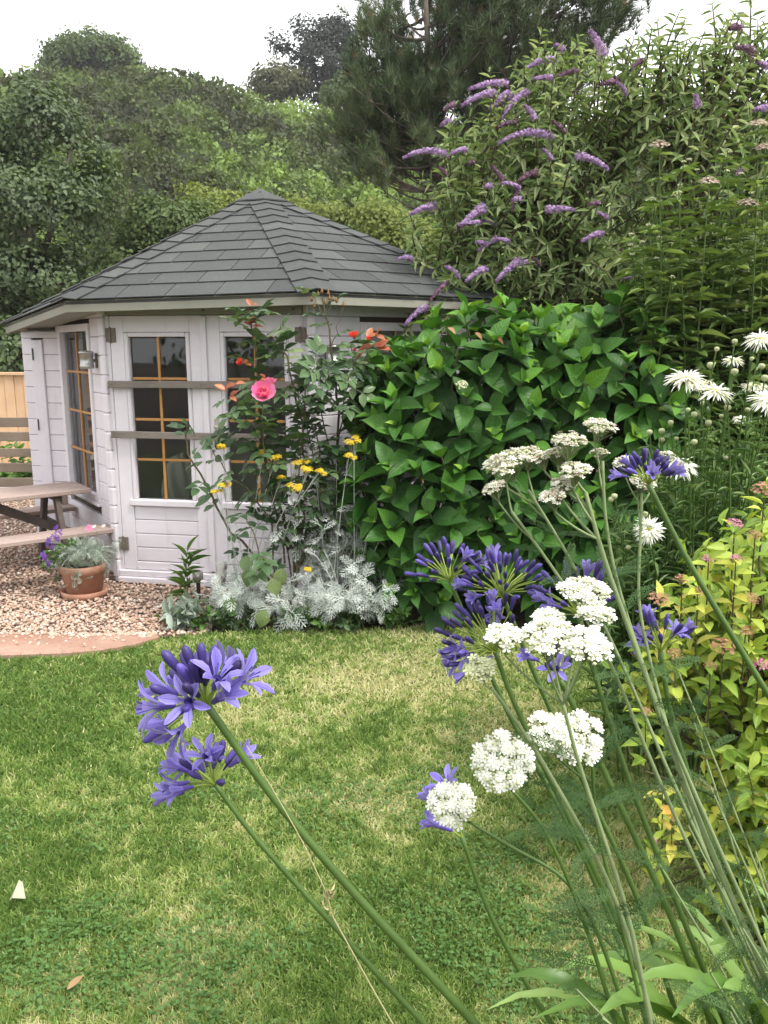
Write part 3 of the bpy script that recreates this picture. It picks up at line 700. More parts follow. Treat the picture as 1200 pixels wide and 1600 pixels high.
# ---- pine behind the buddleja
def pine():
    base = at(760, 560, 11.5); base[2] = 0
    o = thing('pine_tree', 'big dark pine with long needles behind the lilac buddleja', 'tree', base); mb = MB()
    trunk = np.array([base + V(0, 0, -.2), base + V(-.05, 0, 2), base + V(.0, .1, 4), at(745, 100, 11.6), at(735, -40, 11.7), at(750, -200, 11.8)])
    mb.tube(trunk, np.linspace(.19, .07, 6), 10)
    lead = np.array([at(700, 330, 11.4), at(672, 200, 11.3), at(668, 60, 11.3), at(662, -60, 11.3)]); mb.tube(lead, np.linspace(.07, .025, 4), 6)
    mb.tube(curve(trunk[1], lead[0], (0, 0, -.1)), np.linspace(.1, .07, 6), 6)
    tips = []      # (px, py, depth, spread): ends of the limbs, each with a fan of shoots
    for px, py, n, sx, sy in ((565, 150, 8, 26, 38), (560, 210, 7, 22, 30), (600, 120, 6, 20, 24), (620, 190, 13, 40, 50), (660, 160, 13, 46, 40), (640, 250, 12, 44, 34), (590, 255, 8, 30, 26), (700, 215, 12, 36, 50), (610, 75, 4, 16, 12), (590, 38, 3, 12, 8),
                              (640, 15, 3, 30, 12), (700, 100, 10, 40, 32), (730, 40, 12, 44, 36), (755, 90, 12, 46, 40), (800, 60, 14, 55, 48), (860, 30, 14, 60, 36), (920, 20, 10, 44, 26), (880, 80, 10, 50, 34), (800, 130, 9, 46, 36), (700, 10, 6, 40, 20), (780, 0, 8, 55, 24), (640, 120, 8, 36, 26), (690, 270, 8, 40, 24), (760, 170, 8, 50, 46), (860, 120, 8, 60, 40)):
        for k in range(n): tips.append((px + rng.normal(0, sx * .8), py + rng.normal(0, sy * .7), 11.4 + rng.normal(0, .35)))
    pos, dirs = [], []
    allp = np.vstack([trunk[1:], lead])
    dense = np.vstack([curve(trunk[i], trunk[i + 1], n=10) for i in range(1, 5)] + [curve(lead[i], lead[i + 1], n=8) for i in range(3)])
    for px, py, d in tips:
        t = at(px, py, d); q = dense[np.argmin(np.linalg.norm((dense - t) * V(1, 1, 1.6) + V(0, 0, .5), axis=1))]
        c = curve(q, t, (0, 0, -.12 * np.linalg.norm(t - q)), 6)
        mb.tube(c, np.linspace(.024, .007, 6), 4, False)
        ax = nrm(c[-1] - c[-2])
        for k in range(11):
            p = c[-1] + rng.normal(0, .12, 3); dd = nrm(ax * .5 + V(0, 0, .75) + rng.normal(0, .4, 3)); l = rnd(.09, .22)
            mb.tube([c[-2] * .3 + c[-1] * .7, p, p + dd * l], [.005, .004, .003], 3, False)
            for s in np.linspace(0, 1, 4): pos.append(p + dd * l * s); dirs.append(dd)
    mb.part('trunk', M['bark'], o, True)
    nn = 15; r = np.random.default_rng(3); ts = []
    tri = (np.array([(-.5, 0, 0), (.5, 0, 0), (0, 1, 0)]), [(0, 1, 2)], np.array([(0, 0)] * 3))
    for k in range(nn):
        a = 2 * math.pi * k / nn; el = r.uniform(.35, .85); dv = V(math.sin(el) * math.cos(a), math.cos(el), math.sin(el) * math.sin(a)); l = r.uniform(.8, 1.1)
        s = nrm(np.cross(dv, r.normal(0, 1, 3))); ts.append((tri, np.column_stack([s * .06, dv * l, np.cross(s, dv)]), (0, 0, 0)))
    tuft = joined(ts); P, D = np.array(pos), np.array(dirs); n = len(P); S = rng.uniform(.11, .17, n)
    t = np.clip(.15 + .55 * vnoise(P[:, 0], P[:, 2], .5) * 1.0 + rng.normal(0, .12, n), 0, .94); t = np.where(rng.random(n) < .015, 1, t)
    link('needles', mass_mesh('needles', tuft, orient(D, rng.normal(0, 1, (n, 3)), S, S), P, M['needle'], t), o, None, 'stuff')
    for px, py in ((650, 140), (720, 112), (597, 150), (690, 160), (640, 60)):
        c = at(px, py, 11.1); mb = MB(); mb.lathe([(.004, -.05), (.028, -.03), (.034, 0), (.024, .035), (.005, .055)], 8, Matrix.Translation(Vector(c)) @ Matrix.Rotation(rnd(0, 2), 4, 'X')); mb.part('pine_cone', M['twig'], o, True)
pine()
# added unseen hedge behind the camera, so the window panes reflect something dark
tree('unseen_hedge', 'tall dark hedge added out of view to darken the door pane reflections', 'hedge', V(0, -8, 0), [(V(x, -8 + rnd(-.4, .4), rnd(1.6, 2.4)), (1.5, 1.0, rnd(2.2, 3.0))) for x in np.arange(-9, 9.1, 1.6)], 260, 26, .22, M['tree_dark'], .12, .4, nlimb=20)
# ================================================================== SUMMERHOUSE
P0 = V(-1.842, 5.580); AA = R(10); SIDE = 1.40; BH = .126
def dv(deg): return V(math.cos(R(deg)), math.sin(R(deg)))
uA = dv(-10); P1 = P0 + uA * SIDE; uB = dv(35); P2 = P1 + uB * SIDE
CL = 1.22; uC = -dv(-55); Q0 = P0 + uC * CL                       # far corner of the left wall
uD = dv(180 - 8); D1 = Q0 + uD * .30                     # narrow annexe wall
CEN = (P0 + P1) / 2 + V(-uA[1], uA[0]) * 1.70
house = thing('summerhouse', 'pale lilac painted timber summerhouse with dark shingled hipped roof', 'summerhouse', (CEN[0], CEN[1], 0))
def frame(Pa, u, inward):
    """matrix: x along the wall, y outward, z up"""
    n = V(u[1], -u[0])
    if n @ (V(*inward) - Pa) > 0: n = -n
    return Matrix(((u[0], n[0], 0, Pa[0]), (u[1], n[1], 0, Pa[1]), (0, 0, 1, 0), (0, 0, 0, 1)))
def board_mb(x0, x1, z0, z1, y0=-.012, y1=.016, c=.006):
    mb = MB(); pr = [(y0, z0 + .0012), (y1 - c, z0 + .0012), (y1, z0 + c), (y1, z1 - c), (y1 - c, z1 - .0012), (y0, z1 - .0012)]
    v = [(x0, a, b) for a, b in pr] + [(x1, a, b) for a, b in pr]
    f = [tuple(range(6)), tuple(range(11, 5, -1))] + [((i + 1) % 6, i, 6 + i, 6 + (i + 1) % 6) for i in range(6)]
    return mb.add(v, f)
def put(mb, name, mat, parent, F, smooth=False):
    """mesh given in wall coordinates"""
    mb.v = [tuple(F @ Vector(q)) for q in mb.v]; return mb.part(name, mat, parent, smooth)
def wall(F, length, openings=(), ztop=1.90, ends=(0, 0)):
    """inner lining with a hole-free strip layout, then the log boards course by course"""
    mb = MB(); xs = sorted({0, length, *[o[0] for o in openings], *[o[1] for o in openings]})
    for a, b_ in zip(xs[:-1], xs[1:]):
        zz = [(0, ztop)]
        for o in openings:
            if o[0] <= a + 1e-6 and o[1] >= b_ - 1e-6: zz = [(0, o[2]), (o[3], ztop)]
        for z0, z1 in zz:
            if z1 - z0 > .02: mb.cbox((a, b_), (-.04, -.014), (z0, z1), None, .001)
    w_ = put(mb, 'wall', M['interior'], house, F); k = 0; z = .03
    while z < ztop - .02:
        z1 = min(z + BH, ztop); e = .045 if k % 2 == 0 else .0
        spans = [(-ends[0] * (.02 + .0 * e), length + ends[1] * .02)]
        for o in openings:
            if o[3] > z + .01 and o[2] < z1 - .01:
                if o[2] > z + .02 and o[2] < z1: pass
                ns = []
                for a, b_ in spans:
                    if o[0] > a: ns.append((a, min(b_, o[0])))
                    if o[1] < b_: ns.append((max(a, o[1]), b_))
                spans = ns
        for a, b_ in spans:
            if b_ - a > .015: put(board_mb(a, b_, z, z1, -.012, .016 + rnd(-.001, .001)), 'board', M['paint'], w_, F)
        z += BH; k += 1
    return w_
def window(F, x0, x1, z0, z1, cols, rows, fw=.05, name='window', mat='paint', blind=False):
    """frame set proud of the boards, glazing bars, one pane per light"""
    mb = MB()
    for a, b_, c, d in ((x0, x0 + fw, z0, z1), (x1 - fw, x1, z0, z1), (x0 + fw, x1 - fw, z0, z0 + fw), (x0 + fw, x1 - fw, z1 - fw, z1)):
        mb.cbox((a, b_), (-.03, .030), (c, d))
    mb.cbox((x0 - .015, x1 + .015), (-.02, .045), (z0 - .022, z0 - .001))
    o = put(mb, name, M[mat], house, F); glaze(o, F, x0 + fw, x1 - fw, z0 + fw, z1 - fw, cols, rows); return o
def glaze(o, F, x0, x1, z0, z1, cols, rows, bw=.016):
    xs = np.linspace(x0, x1, cols + 1); zs = np.linspace(z0, z1, rows + 1)
    for x in xs[1:-1]: put(MB().cbox((x - bw / 2, x + bw / 2), (-.014, .006), (z0, z1), None, .002), 'glazing_bar', M['glazing'], o, F)
    for z in zs[1:-1]:
        for a, b_ in zip(xs[:-1], xs[1:]): put(MB().cbox((a + bw / 2, b_ - bw / 2), (-.013, .004), (z - bw / 2, z + bw / 2), None, .002), 'glazing_bar', M['glazing'], o, F)
    for a, b_ in zip(xs[:-1], xs[1:]):
        for c, d in zip(zs[:-1], zs[1:]):
            m = bw / 2 if cols > 1 or rows > 1 else 0
            put(MB().cbox((a + m, b_ - m), (-.008, -.004), (c + m, d - m), None, .0005), 'pane', M['glass'], o, F)
FA, FB, FC, FD = frame(P0, uA, CEN), frame(P1, uB, CEN), frame(P0, uC, CEN), frame(Q0, uD, CEN + V(-1.5, 1.5))
DX0, DX1, DZ0, DZ1 = .045, 1.345, .09, 1.80
wA = wall(FA, SIDE, [(DX0 - .03, DX1 + .012, .0, DZ1 + .03)])
wB = wall(FB, SIDE, [(.36, 1.2, .60, 1.76)])
wC = wall(FC, CL, [(.30, 1.12, .50, 1.76)])
wD = wall(FD, .30, [(.12, .22, .0, 1.66)], 1.72)
# corner posts: the crossed ends of the logs
def corner(P, na, nb, ztop=1.89):
    mb = MB(); k = 0; z = .03; bis = nrm(na + nb)
    while z < ztop - .03:
        z1 = min(z + BH, ztop)
        for s, nv in ((0, na), (1, nb)):
            u = V(-nv[1], nv[0]); sg = 1 if (u @ bis) > 0 else -1
        zz0 = z + (.0 if k % 2 else .0); c = P + bis * .012
        Fm = Matrix(((bis[0], -bis[1], 0, c[0]), (bis[1], bis[0], 0, c[1]), (0, 0, 1, 0), (0, 0, 0, 1)))
        mb.cbox((-.03, .030), (-.028, .028), (z + .003, z1 - .003), Fm, .007); z += BH; k += 1
    mb.cbox((-.03, .022), (-.020, .020), (.0, ztop), Fm, .003)
    return mb.part('corner_post', M['paint'], house)
nA_, nB_, nC_ = [np.array(f.col[1])[:2] for f in (FA, FB, FC)]
corner(P0, nA_, nC_); corner(P1, nA_, nB_); corner(P2, nB_, dv(35)); nD_ = np.array(FD.col[1])[:2]

# plain walls round the back, seen through the panes only
back = [P2, P2 + dv(80) * SIDE, P2 + dv(80) * SIDE + dv(125) * SIDE, Q0 + dv(62) * SIDE * 1.2, Q0]
for a, b_ in zip(back[:-1], back[1:]):
    u = nrm(b_ - a); put(MB().cbox((.02, np.linalg.norm(b_ - a) - .02), (-.02, .02), (0, 1.9)), 'wall', M['paint'], house, frame(a, u, CEN))
put(MB().cbox((.02, .9), (-.02, .02), (0, 1.72)), 'wall', M['paint'], house, frame(D1, dv(82), CEN))
fl = [P0, P1, P2, back[1], back[2], back[3], Q0]
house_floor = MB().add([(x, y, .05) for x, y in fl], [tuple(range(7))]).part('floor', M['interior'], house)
# ---- annexe: the narrow white door between the boards
nd = put(MB().cbox((.122, .218), (-.02, .034), (.10, 1.655), None, .004), 'narrow_door', M['paint'], house, FD)
for z in (.22, .95, 1.50): put(MB().cbox((.196, .205), (.0345, .044), (z, z + .09), None, .002), 'hinge', M['dark'], nd, FD)
put(MB().cbox((-.02, .32), (-.03, .07), (.03, .075), None, .004), 'plinth', M['paint'], house, FD)
# ---- left wall window
window(FC, .30, 1.12, .50, 1.76, 2, 4, .05)
# ---- right wall window with a roller blind
wb = window(FB, .36, 1.2, .60, 1.76, 3, 4, .055)
put(MB().cbox((.42, 1.14), (-.034, -.028), (1.56, 1.70), None, .001), 'roller_blind', M['paint'], wb, FB)
# ---- double doors
put(MB().cbox((DX0 - .028, DX1 + .010), (-.02, .030), (DZ1 + .004, DZ1 + .088), None, .004), 'door_lintel', M['trim'], house, FA)
for a in ((DX0 - .028, DX0 - .002), (DX1 + .002, DX1 + .012)): put(MB().cbox(a, (-.03, .026), (.045, DZ1), None, .003), 'door_jamb', M['paint'], house, FA)
put(MB().cbox((DX0 - .03, DX1 + .03), (-.03, .05), (.046, .086), None, .004), 'threshold', M['paint'], house, FA)
put(MB().cbox((DX0 - .03, DX1 + .04), (-.03, .075), (.004, .044), None, .005), 'threshold', M['paint'], house, FA)
MID = (DX0 + DX1) / 2
for x in (.085, .70, 1.30): put(MB().lathe([(.010, 0), (.010, .004), (.006, .007), (.001, .008)], 10), 'bolt', M['rust'], house, FA @ Matrix.Translation((x, .0302, DZ1 + .035)) @ Matrix.Rotation(-math.pi / 2, 4, 'X'))
for x in (.06, .68, 1.30):
    for z in (1.358, 1.028): put(MB().lathe([(.006, 0), (.006, .002), (.001, .003)], 8), 'screw', M['rust'], house, FA @ Matrix.Translation((x, .0682, z)) @ Matrix.Rotation(-math.pi / 2, 4, 'X'))
def door(x0, x1, hx):
    wx0, wx1, wz0, wz1 = x0 + .125, x1 - .115, .585, 1.665
    mb = MB()
    for a, b_, c, d in ((x0, wx0 - .03, DZ0, DZ1), (wx1 + .03, x1, DZ0, DZ1), (wx0 - .03, wx1 + .03, wz1 + .03, DZ1), (wx0 - .03, wx1 + .03, DZ0, DZ0 + .055)): mb.cbox((a, b_), (-.02, .022), (c, d), None, .003)
    o = put(mb, 'door', M['paint'], house, FA)
    mb = MB()
    for a, b_, c, d in ((wx0 - .028, wx0, wz0 - .0, wz1 + .028), (wx1, wx1 + .028, wz0 - .0, wz1 + .028), (wx0, wx1, wz1, wz1 + .028)): mb.cbox((a, b_), (-.02, .028), (c, d), None, .006)
    mb.cbox((wx0 - .05, wx1 + .05), (-.02, .040), (wz0 - .045, wz0), None, .006)
    put(mb, 'frame', M['paint'], o, FA)
    z = DZ0 + .058; h = (wz0 - .047 - z) / 4
    for k in range(4): put(board_mb(wx0 - .028, wx1 + .028, z + k * h, z + (k + 1) * h, -.02, .014), 'board', M['paint'], o, FA)
    glaze(o, FA, wx0, wx1, wz0, wz1, 2, 4, .017)
    for z in (.225, 1.63):
        mb = MB(); mb.cbox((hx - .036, hx - .003), (.0225, .031), (z, z + .092), None, .002); mb.cbox((hx + .003, hx + .036), (.0225, .031), (z, z + .092), None, .002)
        mb.tube([tuple((hx, .032, z - .006)), tuple((hx, .032, z + .098))], .006, 8); put(mb, 'hinge', M['rust'], o, FA)
    return o
dl = door(DX0, MID - .012, DX0 + .006); dr = door(MID + .012, DX1, DX1 - .004)
put(MB().cbox((MID - .020, MID + .020), (.024, .036), (DZ0 + .01, DZ1 - .004), None, .004), 'cover_strip', M['paint'], dl, FA)
hb = MB(); hb.cbox((MID + .05, MID + .082), (.0225, .028), (.98, 1.14), None, .003); hb.tube([(MID + .066, .028, 1.09), (MID + .066, .065, 1.09), (MID + .072, .07, 1.09), (MID + .155, .07, 1.085)], [.008, .008, .008, .007], 8)
put(hb, 'handle', M['brass'], dr, FA)
# the two weathered battens screwed across the doors
for z, tl in ((1.335, -.004), (1.005, .003)):
    Ft = FA @ Matrix.Translation((0, 0, z)) @ Matrix.Rotation(tl, 4, 'Y'); put(MB().cbox((.03, 1.385), (.050, .068), (0, .046), None, .003), 'batten', M['bar_wood'], house, Ft)
# ---- eaves and roof
OV = .27
def eave(P, n1, n2, z):
    b_ = nrm(n1 + n2); q = P + b_ * (OV / (b_ @ n1)); return V(q[0], q[1], z)
nE = dv(35 - 90 + 45)
E0, E1, E2 = eave(P0, nA_, nC_, 1.890), eave(P1, nA_, nB_, 1.925), eave(P2, nB_, dv(-10), 1.925)
EL = E0 + np.append(uC * 1.88, 0.0); EL[2] = 1.785                       # the left eave runs on over the annexe
E3 = np.append(back[1] + dv(13) * .3, 1.92); E4 = np.append(back[2] + dv(57) * .3, 1.92); E5 = np.append(back[3] + dv(110) * .3, 1.90)
APEX = at(405, 303, 7.12)
ring = [E0, E1, E2, E3, E4, E5, EL]
mb = MB(); off = V(0, 0, .012)
mb.add([APEX - off] + [e - off for e in ring] + [APEX - V(0, 0, .04)] + [e - V(0, 0, .03) for e in ring],
       [(0, i + 1, (i + 1) % 7 + 1) for i in range(7)] + [(8, 9 + (i + 1) % 7, 9 + i) for i in range(7)] + [(i + 1, 9 + i, 9 + (i + 1) % 7, (i + 1) % 7 + 1) for i in range(7)])
roof = mb.part('roof', M['dark'], house)
def fascia(a, b_):
    u = nrm(b_ - a); L_ = np.linalg.norm(b_ - a); n = nrm(V(u[1], -u[0], 0)); n = -n if n[:2] @ (CEN - a[:2]) > 0 else n
    Fm = Matrix(((u[0], n[0], 0, a[0]), (u[1], n[1], 0, a[1]), (u[2], 0, 1, a[2]), (0, 0, 0, 1)))
    put(MB().cbox((.001, L_ - .001), (-.022, .0), (-.078, -.006), None, .003), 'fascia', M['trim'], roof, Fm)
    put(MB().cbox((.05, L_ - .05), (-.26, -.026), (-.062, -.05), None, .002), 'soffit', M['trim'], roof, Fm)
for a, b_ in ((EL, E0), (E0, E1), (E1, E2), (E2, E3), (E5, EL)): fascia(a, b_)
def clip(poly, a, b_, c):
    """keep a*s + b*t + c >= 0"""
    out = []
    for i in range(len(poly)):
        p, q = poly[i], poly[(i + 1) % len(poly)]; dp, dq = a * p[0] + b_ * p[1] + c, a * q[0] + b_ * q[1] + c
        if dp >= 0: out.append(p)
        if dp * dq < 0: k = dp / (dp - dq); out.append((p[0] + k * (q[0] - p[0]), p[1] + k * (q[1] - p[1])))
    return out
def shingles(a, b_, courses=11, tab=.315, shift=.0):
    """a to b is the eave, seen from outside left to right"""
    u = nrm(b_ - a); s_ap = (APEX - a) @ u; foot = a + u * s_ap; tv = APEX - foot; H = np.linalg.norm(tv); tv = tv / H; n = np.cross(u, tv)
    if n[2] < 0: n = -n
    L_ = np.linalg.norm(b_ - a); e = H / courses
    for k in range(courses):
        t0, t1 = k * e - (.018 if k == 0 else 0), (k + 1) * e + .012; s = -.02 + shift - (.5 * tab if k % 2 else 0) + rnd(-.03, .03)
        while s < L_:
            wd = tab + rnd(-.012, .012); g = .0035
            poly = [(s + g, t0 + rnd(-.003, .003)), (s + wd - g, t0 + rnd(-.003, .003)), (s + wd - g, t1), (s + g, t1)]
            poly = clip(poly, H, -s_ap, 0); poly = clip(poly, -H, -(L_ - s_ap), H * L_) if poly else poly
            s += wd
            if len(poly) < 3: continue
            ar = abs(sum(poly[i][0] * poly[(i + 1) % len(poly)][1] - poly[(i + 1) % len(poly)][0] * poly[i][1] for i in range(len(poly)))) / 2
            if ar < .0006: continue
            lift = lambda t: .0085 * (1 - (t - t0) / (t1 - t0)) + .002
            top = [a + u * x + tv * y + n * (lift(y) + .002) for x, y in poly]; bot = [a + u * x + tv * y + n * (lift(y) - .004) for x, y in poly]
            m = len(poly); MB().add(top + bot, [tuple(range(m)), tuple(range(2 * m - 1, m - 1, -1))] + [(i, m + i, m + (i + 1) % m, (i + 1) % m) for i in range(m)]).part('shingle', M['shingle'], roof)
shingles(E0, E1, 11, .315, .05); shingles(E1, E2, 11, .315, .14); shingles(EL, E0, 11, .33, .1)
def hip(a, left, right, n=13, wd=.115):
    """caps bent over the hip from corner a to the apex"""
    d = nrm(APEX - a); L_ = np.linalg.norm(APEX - a)
    wl = nrm((left - a) - ((left - a) @ d) * d); wr = nrm((right - a) - ((right - a) @ d) * d); up = nrm(np.cross(wr, wl)); up = nrm(-(wl + wr)); up = up if up[2] > 0 else -up
    for k in range(n):
        t0, t1 = k * L_ / n - (.02 if k == 0 else 0), (k + 1) * L_ / n + .015
        row = lambda t, h: [a + d * t + wl * wd + up * (h - .010), a + d * t + wl * wd * .45 + up * h, a + d * t + up * (h + .004), a + d * t + wr * wd * .45 + up * h, a + d * t + wr * wd + up * (h - .010)]
        nl = nrm(np.cross(d, wl)); nl = nl if nl[2] > 0 else -nl; nr_ = nrm(np.cross(d, wr)); nr_ = nr_ if nr_[2] > 0 else -nr_
        def row(t, h): return [a + d * t + wl * wd + nl * h, a + d * t + wl * wd * .4 + nl * h, a + d * t + up * (h * 1.1), a + d * t + wr * wd * .4 + nr_ * h, a + d * t + wr * wd + nr_ * h]
        q = row(t0, .025) + row(t1, .015) + row(t0, .018) + row(t1, .009)
        f = [(i, i + 1, 6 + i, 5 + i) for i in range(4)] + [(10 + i + 1, 10 + i, 15 + i, 16 + i) for i in range(4)] + [(i, 10 + i, 11 + i, i + 1) for i in range(4)] + [(0, 5, 15, 10), (4, 14, 19, 9)]
        MB().add(q, f).part('hip_cap', M['shingle'], roof)
hip(E0, EL, E1); hip(E1, E0, E2); hip(E2, E1, E3); hip(EL, E5, E0)
mb = MB(); mb.add([APEX + V(0, 0, .045)] + [APEX + nrm(e - APEX) * .30 + V(0, 0, .040) for e in ring] + [APEX + nrm(e - APEX) * .30 + V(0, 0, .030) for e in ring], [(0, i + 1, (i + 1) % 7 + 1) for i in range(7)] + [(i + 1, 8 + i, 8 + (i + 1) % 7, (i + 1) % 7 + 1) for i in range(7)])
mb.part('peak_cap', M['shingle'], roof)
# ---- wall lamps
def lamp(label, F, x, z):
    b_ = np.array(F @ Vector((x, .02, z))); o = thing('wall_lamp', label, 'lamp', b_, 'round metal lamps on the summerhouse walls')
    Fm = F @ Matrix.Translation((x, .085, z))
    put(MB().lathe([(.030, -.055), (.046, -.052), (.047, -.03), (.044, -.028), (.044, .045), (.050, .047), (.050, .058), (.03, .066), (.008, .068)], 20), 'shade', M['metal'], o, Fm, True)
    mb = MB(); mb.cbox((-.02, .02), (-.067, -.060), (-.05, .05), None, .002); mb.tube([(0, -.06, 0), (0, -.035, .0)], .010, 8); put(mb, 'bracket', M['rust'], o, Fm)
lamp('round metal lamp on the boards beside the left window', FC, .17, 1.51); lamp('round metal lamp on the boards right of the double doors', FB, .11, 1.55)
# ---- inside: pale bundled cloth on a small seat and a little pink bird house
def cloth():
    c = at(278, 750, 6.25); o = thing('cloth_bundle', 'white bundled cloth seen inside through the left door pane', 'cloth', (c[0], c[1], .05)); bm = bmesh.new()
    bmesh.ops.create_icosphere(bm, subdivisions=4, radius=1); r = np.random.default_rng(5)
    for v_ in bm.verts:
        p = np.array(v_.co); k = 1 + .10 * math.sin(9 * math.atan2(p[1], p[0]) + 2 * p[2]) * (1 - .5 * p[2]) + .05 * math.sin(17 * p[0] + 5 * p[2])
        q = p * V(.13, .13, .20) * k; q[0] *= 1 + .5 * max(0, -p[2]); v_.co = q + V(c[0] + .03, c[1], .60)
    me = bpy.data.meshes.new('cloth'); bm.to_mesh(me); bm.free(); me.materials.append(M['white_cloth']); me.polygons.foreach_set('use_smooth', [True] * len(me.polygons)); link('cloth', me, o)
    mb = MB(); mb.cbox((c[0] - .2, c[0] + .25), (c[1] - .2, c[1] + .2), (.36, .41))
    for sx in (-.17, .2):
        for sy in (-.17, .15): mb.cbox((c[0] + sx, c[0] + sx + .03), (c[1] + sy, c[1] + sy + .03), (.052, .36))
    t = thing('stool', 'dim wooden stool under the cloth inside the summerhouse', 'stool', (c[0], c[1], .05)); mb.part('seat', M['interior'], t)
cloth()

# ================================================================== FENCES
fo = thing('board_fence', 'new orange brown close board fence behind the rails at far left', 'fence', (-6, 11, 0))
x = -12.0; k = 0
while x < -4.7:
    wd = .125; put(MB().cbox((x, x + wd - .004), (10.99 + (k % 2) * .012, 11.012 + (k % 2) * .012), (0, 1.235), None, .003), 'board', M['fence_new'], fo, Matrix.Identity(4)); x += wd; k += 1
MB().cbox((-12, -4.7), (10.95, 11.06), (1.237, 1.275), None, .004).part('cap_rail', M['fence_new'], fo)
MB().cbox((-12, -4.7), (11.03, 11.07), (.25, .33), None, .004).part('rail', M['fence_new'], fo)
ro = thing('rail_fence', 'low weathered fence of grey horizontal rails beyond the picnic table', 'fence', (-4.6, 9.15, 0))
for py0, py1 in ((652, 667), (676, 690), (701, 714), (724, 738), (747, 761)):
    z1, z0 = at(20, py0, 9.1)[2], at(20, py1, 9.1)[2]; put(MB().cbox((-6.6, -3.3), (9.1, 9.13), (z0, z1), None, .004), 'rail', M['rail'], ro, Matrix.Rotation(rnd(-.002, .002), 4, 'Y'))
for x in (-6.5, -5.0, -3.7): MB().cbox((x, x + .09), (9.132, 9.22), (-.05, .86), None, .005).part('post', M['rail'], ro)
# young plants in the plot behind the rails
for i, (px, py, lab) in enumerate(((38, 690, 'leafy green vegetable behind the upper fence rails'), (44, 722, 'small green vegetable showing between the lower rails'), (46, 745, 'pale low seedling at the foot of the rail fence'), (12, 745, 'pale seedling between the lowest rails at the left edge'))):
    c = at(px, py, 9.6 + .2 * i); base = V(c[0], c[1], 0); o = thing('vegetable_plant', lab, 'plant', base, 'plants in the plot behind the rails'); lv = Leaves()
    for k in range(7):
        e = base + V(rng.normal(0, .10), rng.normal(0, .1), max(.12, c[2]) * rnd(.7, 1.1)); lv.along(curve(base, e), np.linspace(.3, 1, 5), 2, 60, .11, .06, .2)
    lv.build(o, [QLF], M['weed'])

# ================================================================== PICNIC TABLE
def picnic():
    ax = V(.788, .616); pr = V(.616, -.788)                  # long axis, and across towards the camera
    T = at(146, 766, 5.83)[:2]; o = thing('picnic_table', 'weathered wooden picnic table standing on gravel left of the summerhouse', 'table', (T[0] - .5, T[1] - .3, 0))
    Fm = Matrix(((ax[0], pr[0], 0, T[0]), (ax[1], pr[1], 0, T[1]), (0, 0, 1, 0), (0, 0, 0, 1))); L_ = 1.55
    z = .575
    for k in range(4): put(MB().cbox((-L_ + rnd(-.01, .01), rnd(-.012, .0)), (-.425 + .107 * k, -.425 + .107 * k + .101), (z, z + .032), None, .005), 'plank', M['table'], o, Fm)
    for y0 in (.16, -.80):
        for k in range(2): put(MB().cbox((-L_ + .02, .06), (y0 + .105 * k, y0 + .105 * k + .099), (.345, .377), None, .005), 'seat_plank', M['table'], o, Fm)
    for x in (-.22, -L_ + .2):
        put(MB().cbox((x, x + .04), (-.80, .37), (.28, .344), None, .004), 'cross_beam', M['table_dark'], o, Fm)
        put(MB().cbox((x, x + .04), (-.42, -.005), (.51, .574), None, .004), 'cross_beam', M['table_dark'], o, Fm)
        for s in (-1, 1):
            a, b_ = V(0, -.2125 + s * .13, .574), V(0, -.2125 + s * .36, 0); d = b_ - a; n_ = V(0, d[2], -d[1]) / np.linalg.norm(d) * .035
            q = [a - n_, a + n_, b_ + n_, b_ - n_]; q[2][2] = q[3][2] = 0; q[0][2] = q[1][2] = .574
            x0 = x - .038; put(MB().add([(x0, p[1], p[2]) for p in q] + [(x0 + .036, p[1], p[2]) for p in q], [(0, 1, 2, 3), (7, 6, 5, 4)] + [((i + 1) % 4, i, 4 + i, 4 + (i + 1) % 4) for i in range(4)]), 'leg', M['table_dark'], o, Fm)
    for s, xa, xb in ((1, -.23, -.66), (-1, -L_ + .24, -.9)):
        mb = MB(); mb.add([(xa, -.235, .285), (xa, -.195, .285), (xa, -.195, .35), (xa, -.235, .35), (xb, -.235, .50), (xb, -.195, .50), (xb, -.195, .572), (xb, -.235, .572)], [(0, 1, 2, 3), (7, 6, 5, 4), (0, 4, 5, 1), (1, 5, 6, 2), (2, 6, 7, 3), (3, 7, 4, 0)]); put(mb, 'brace', M['table_dark'], o, Fm)
picnic()
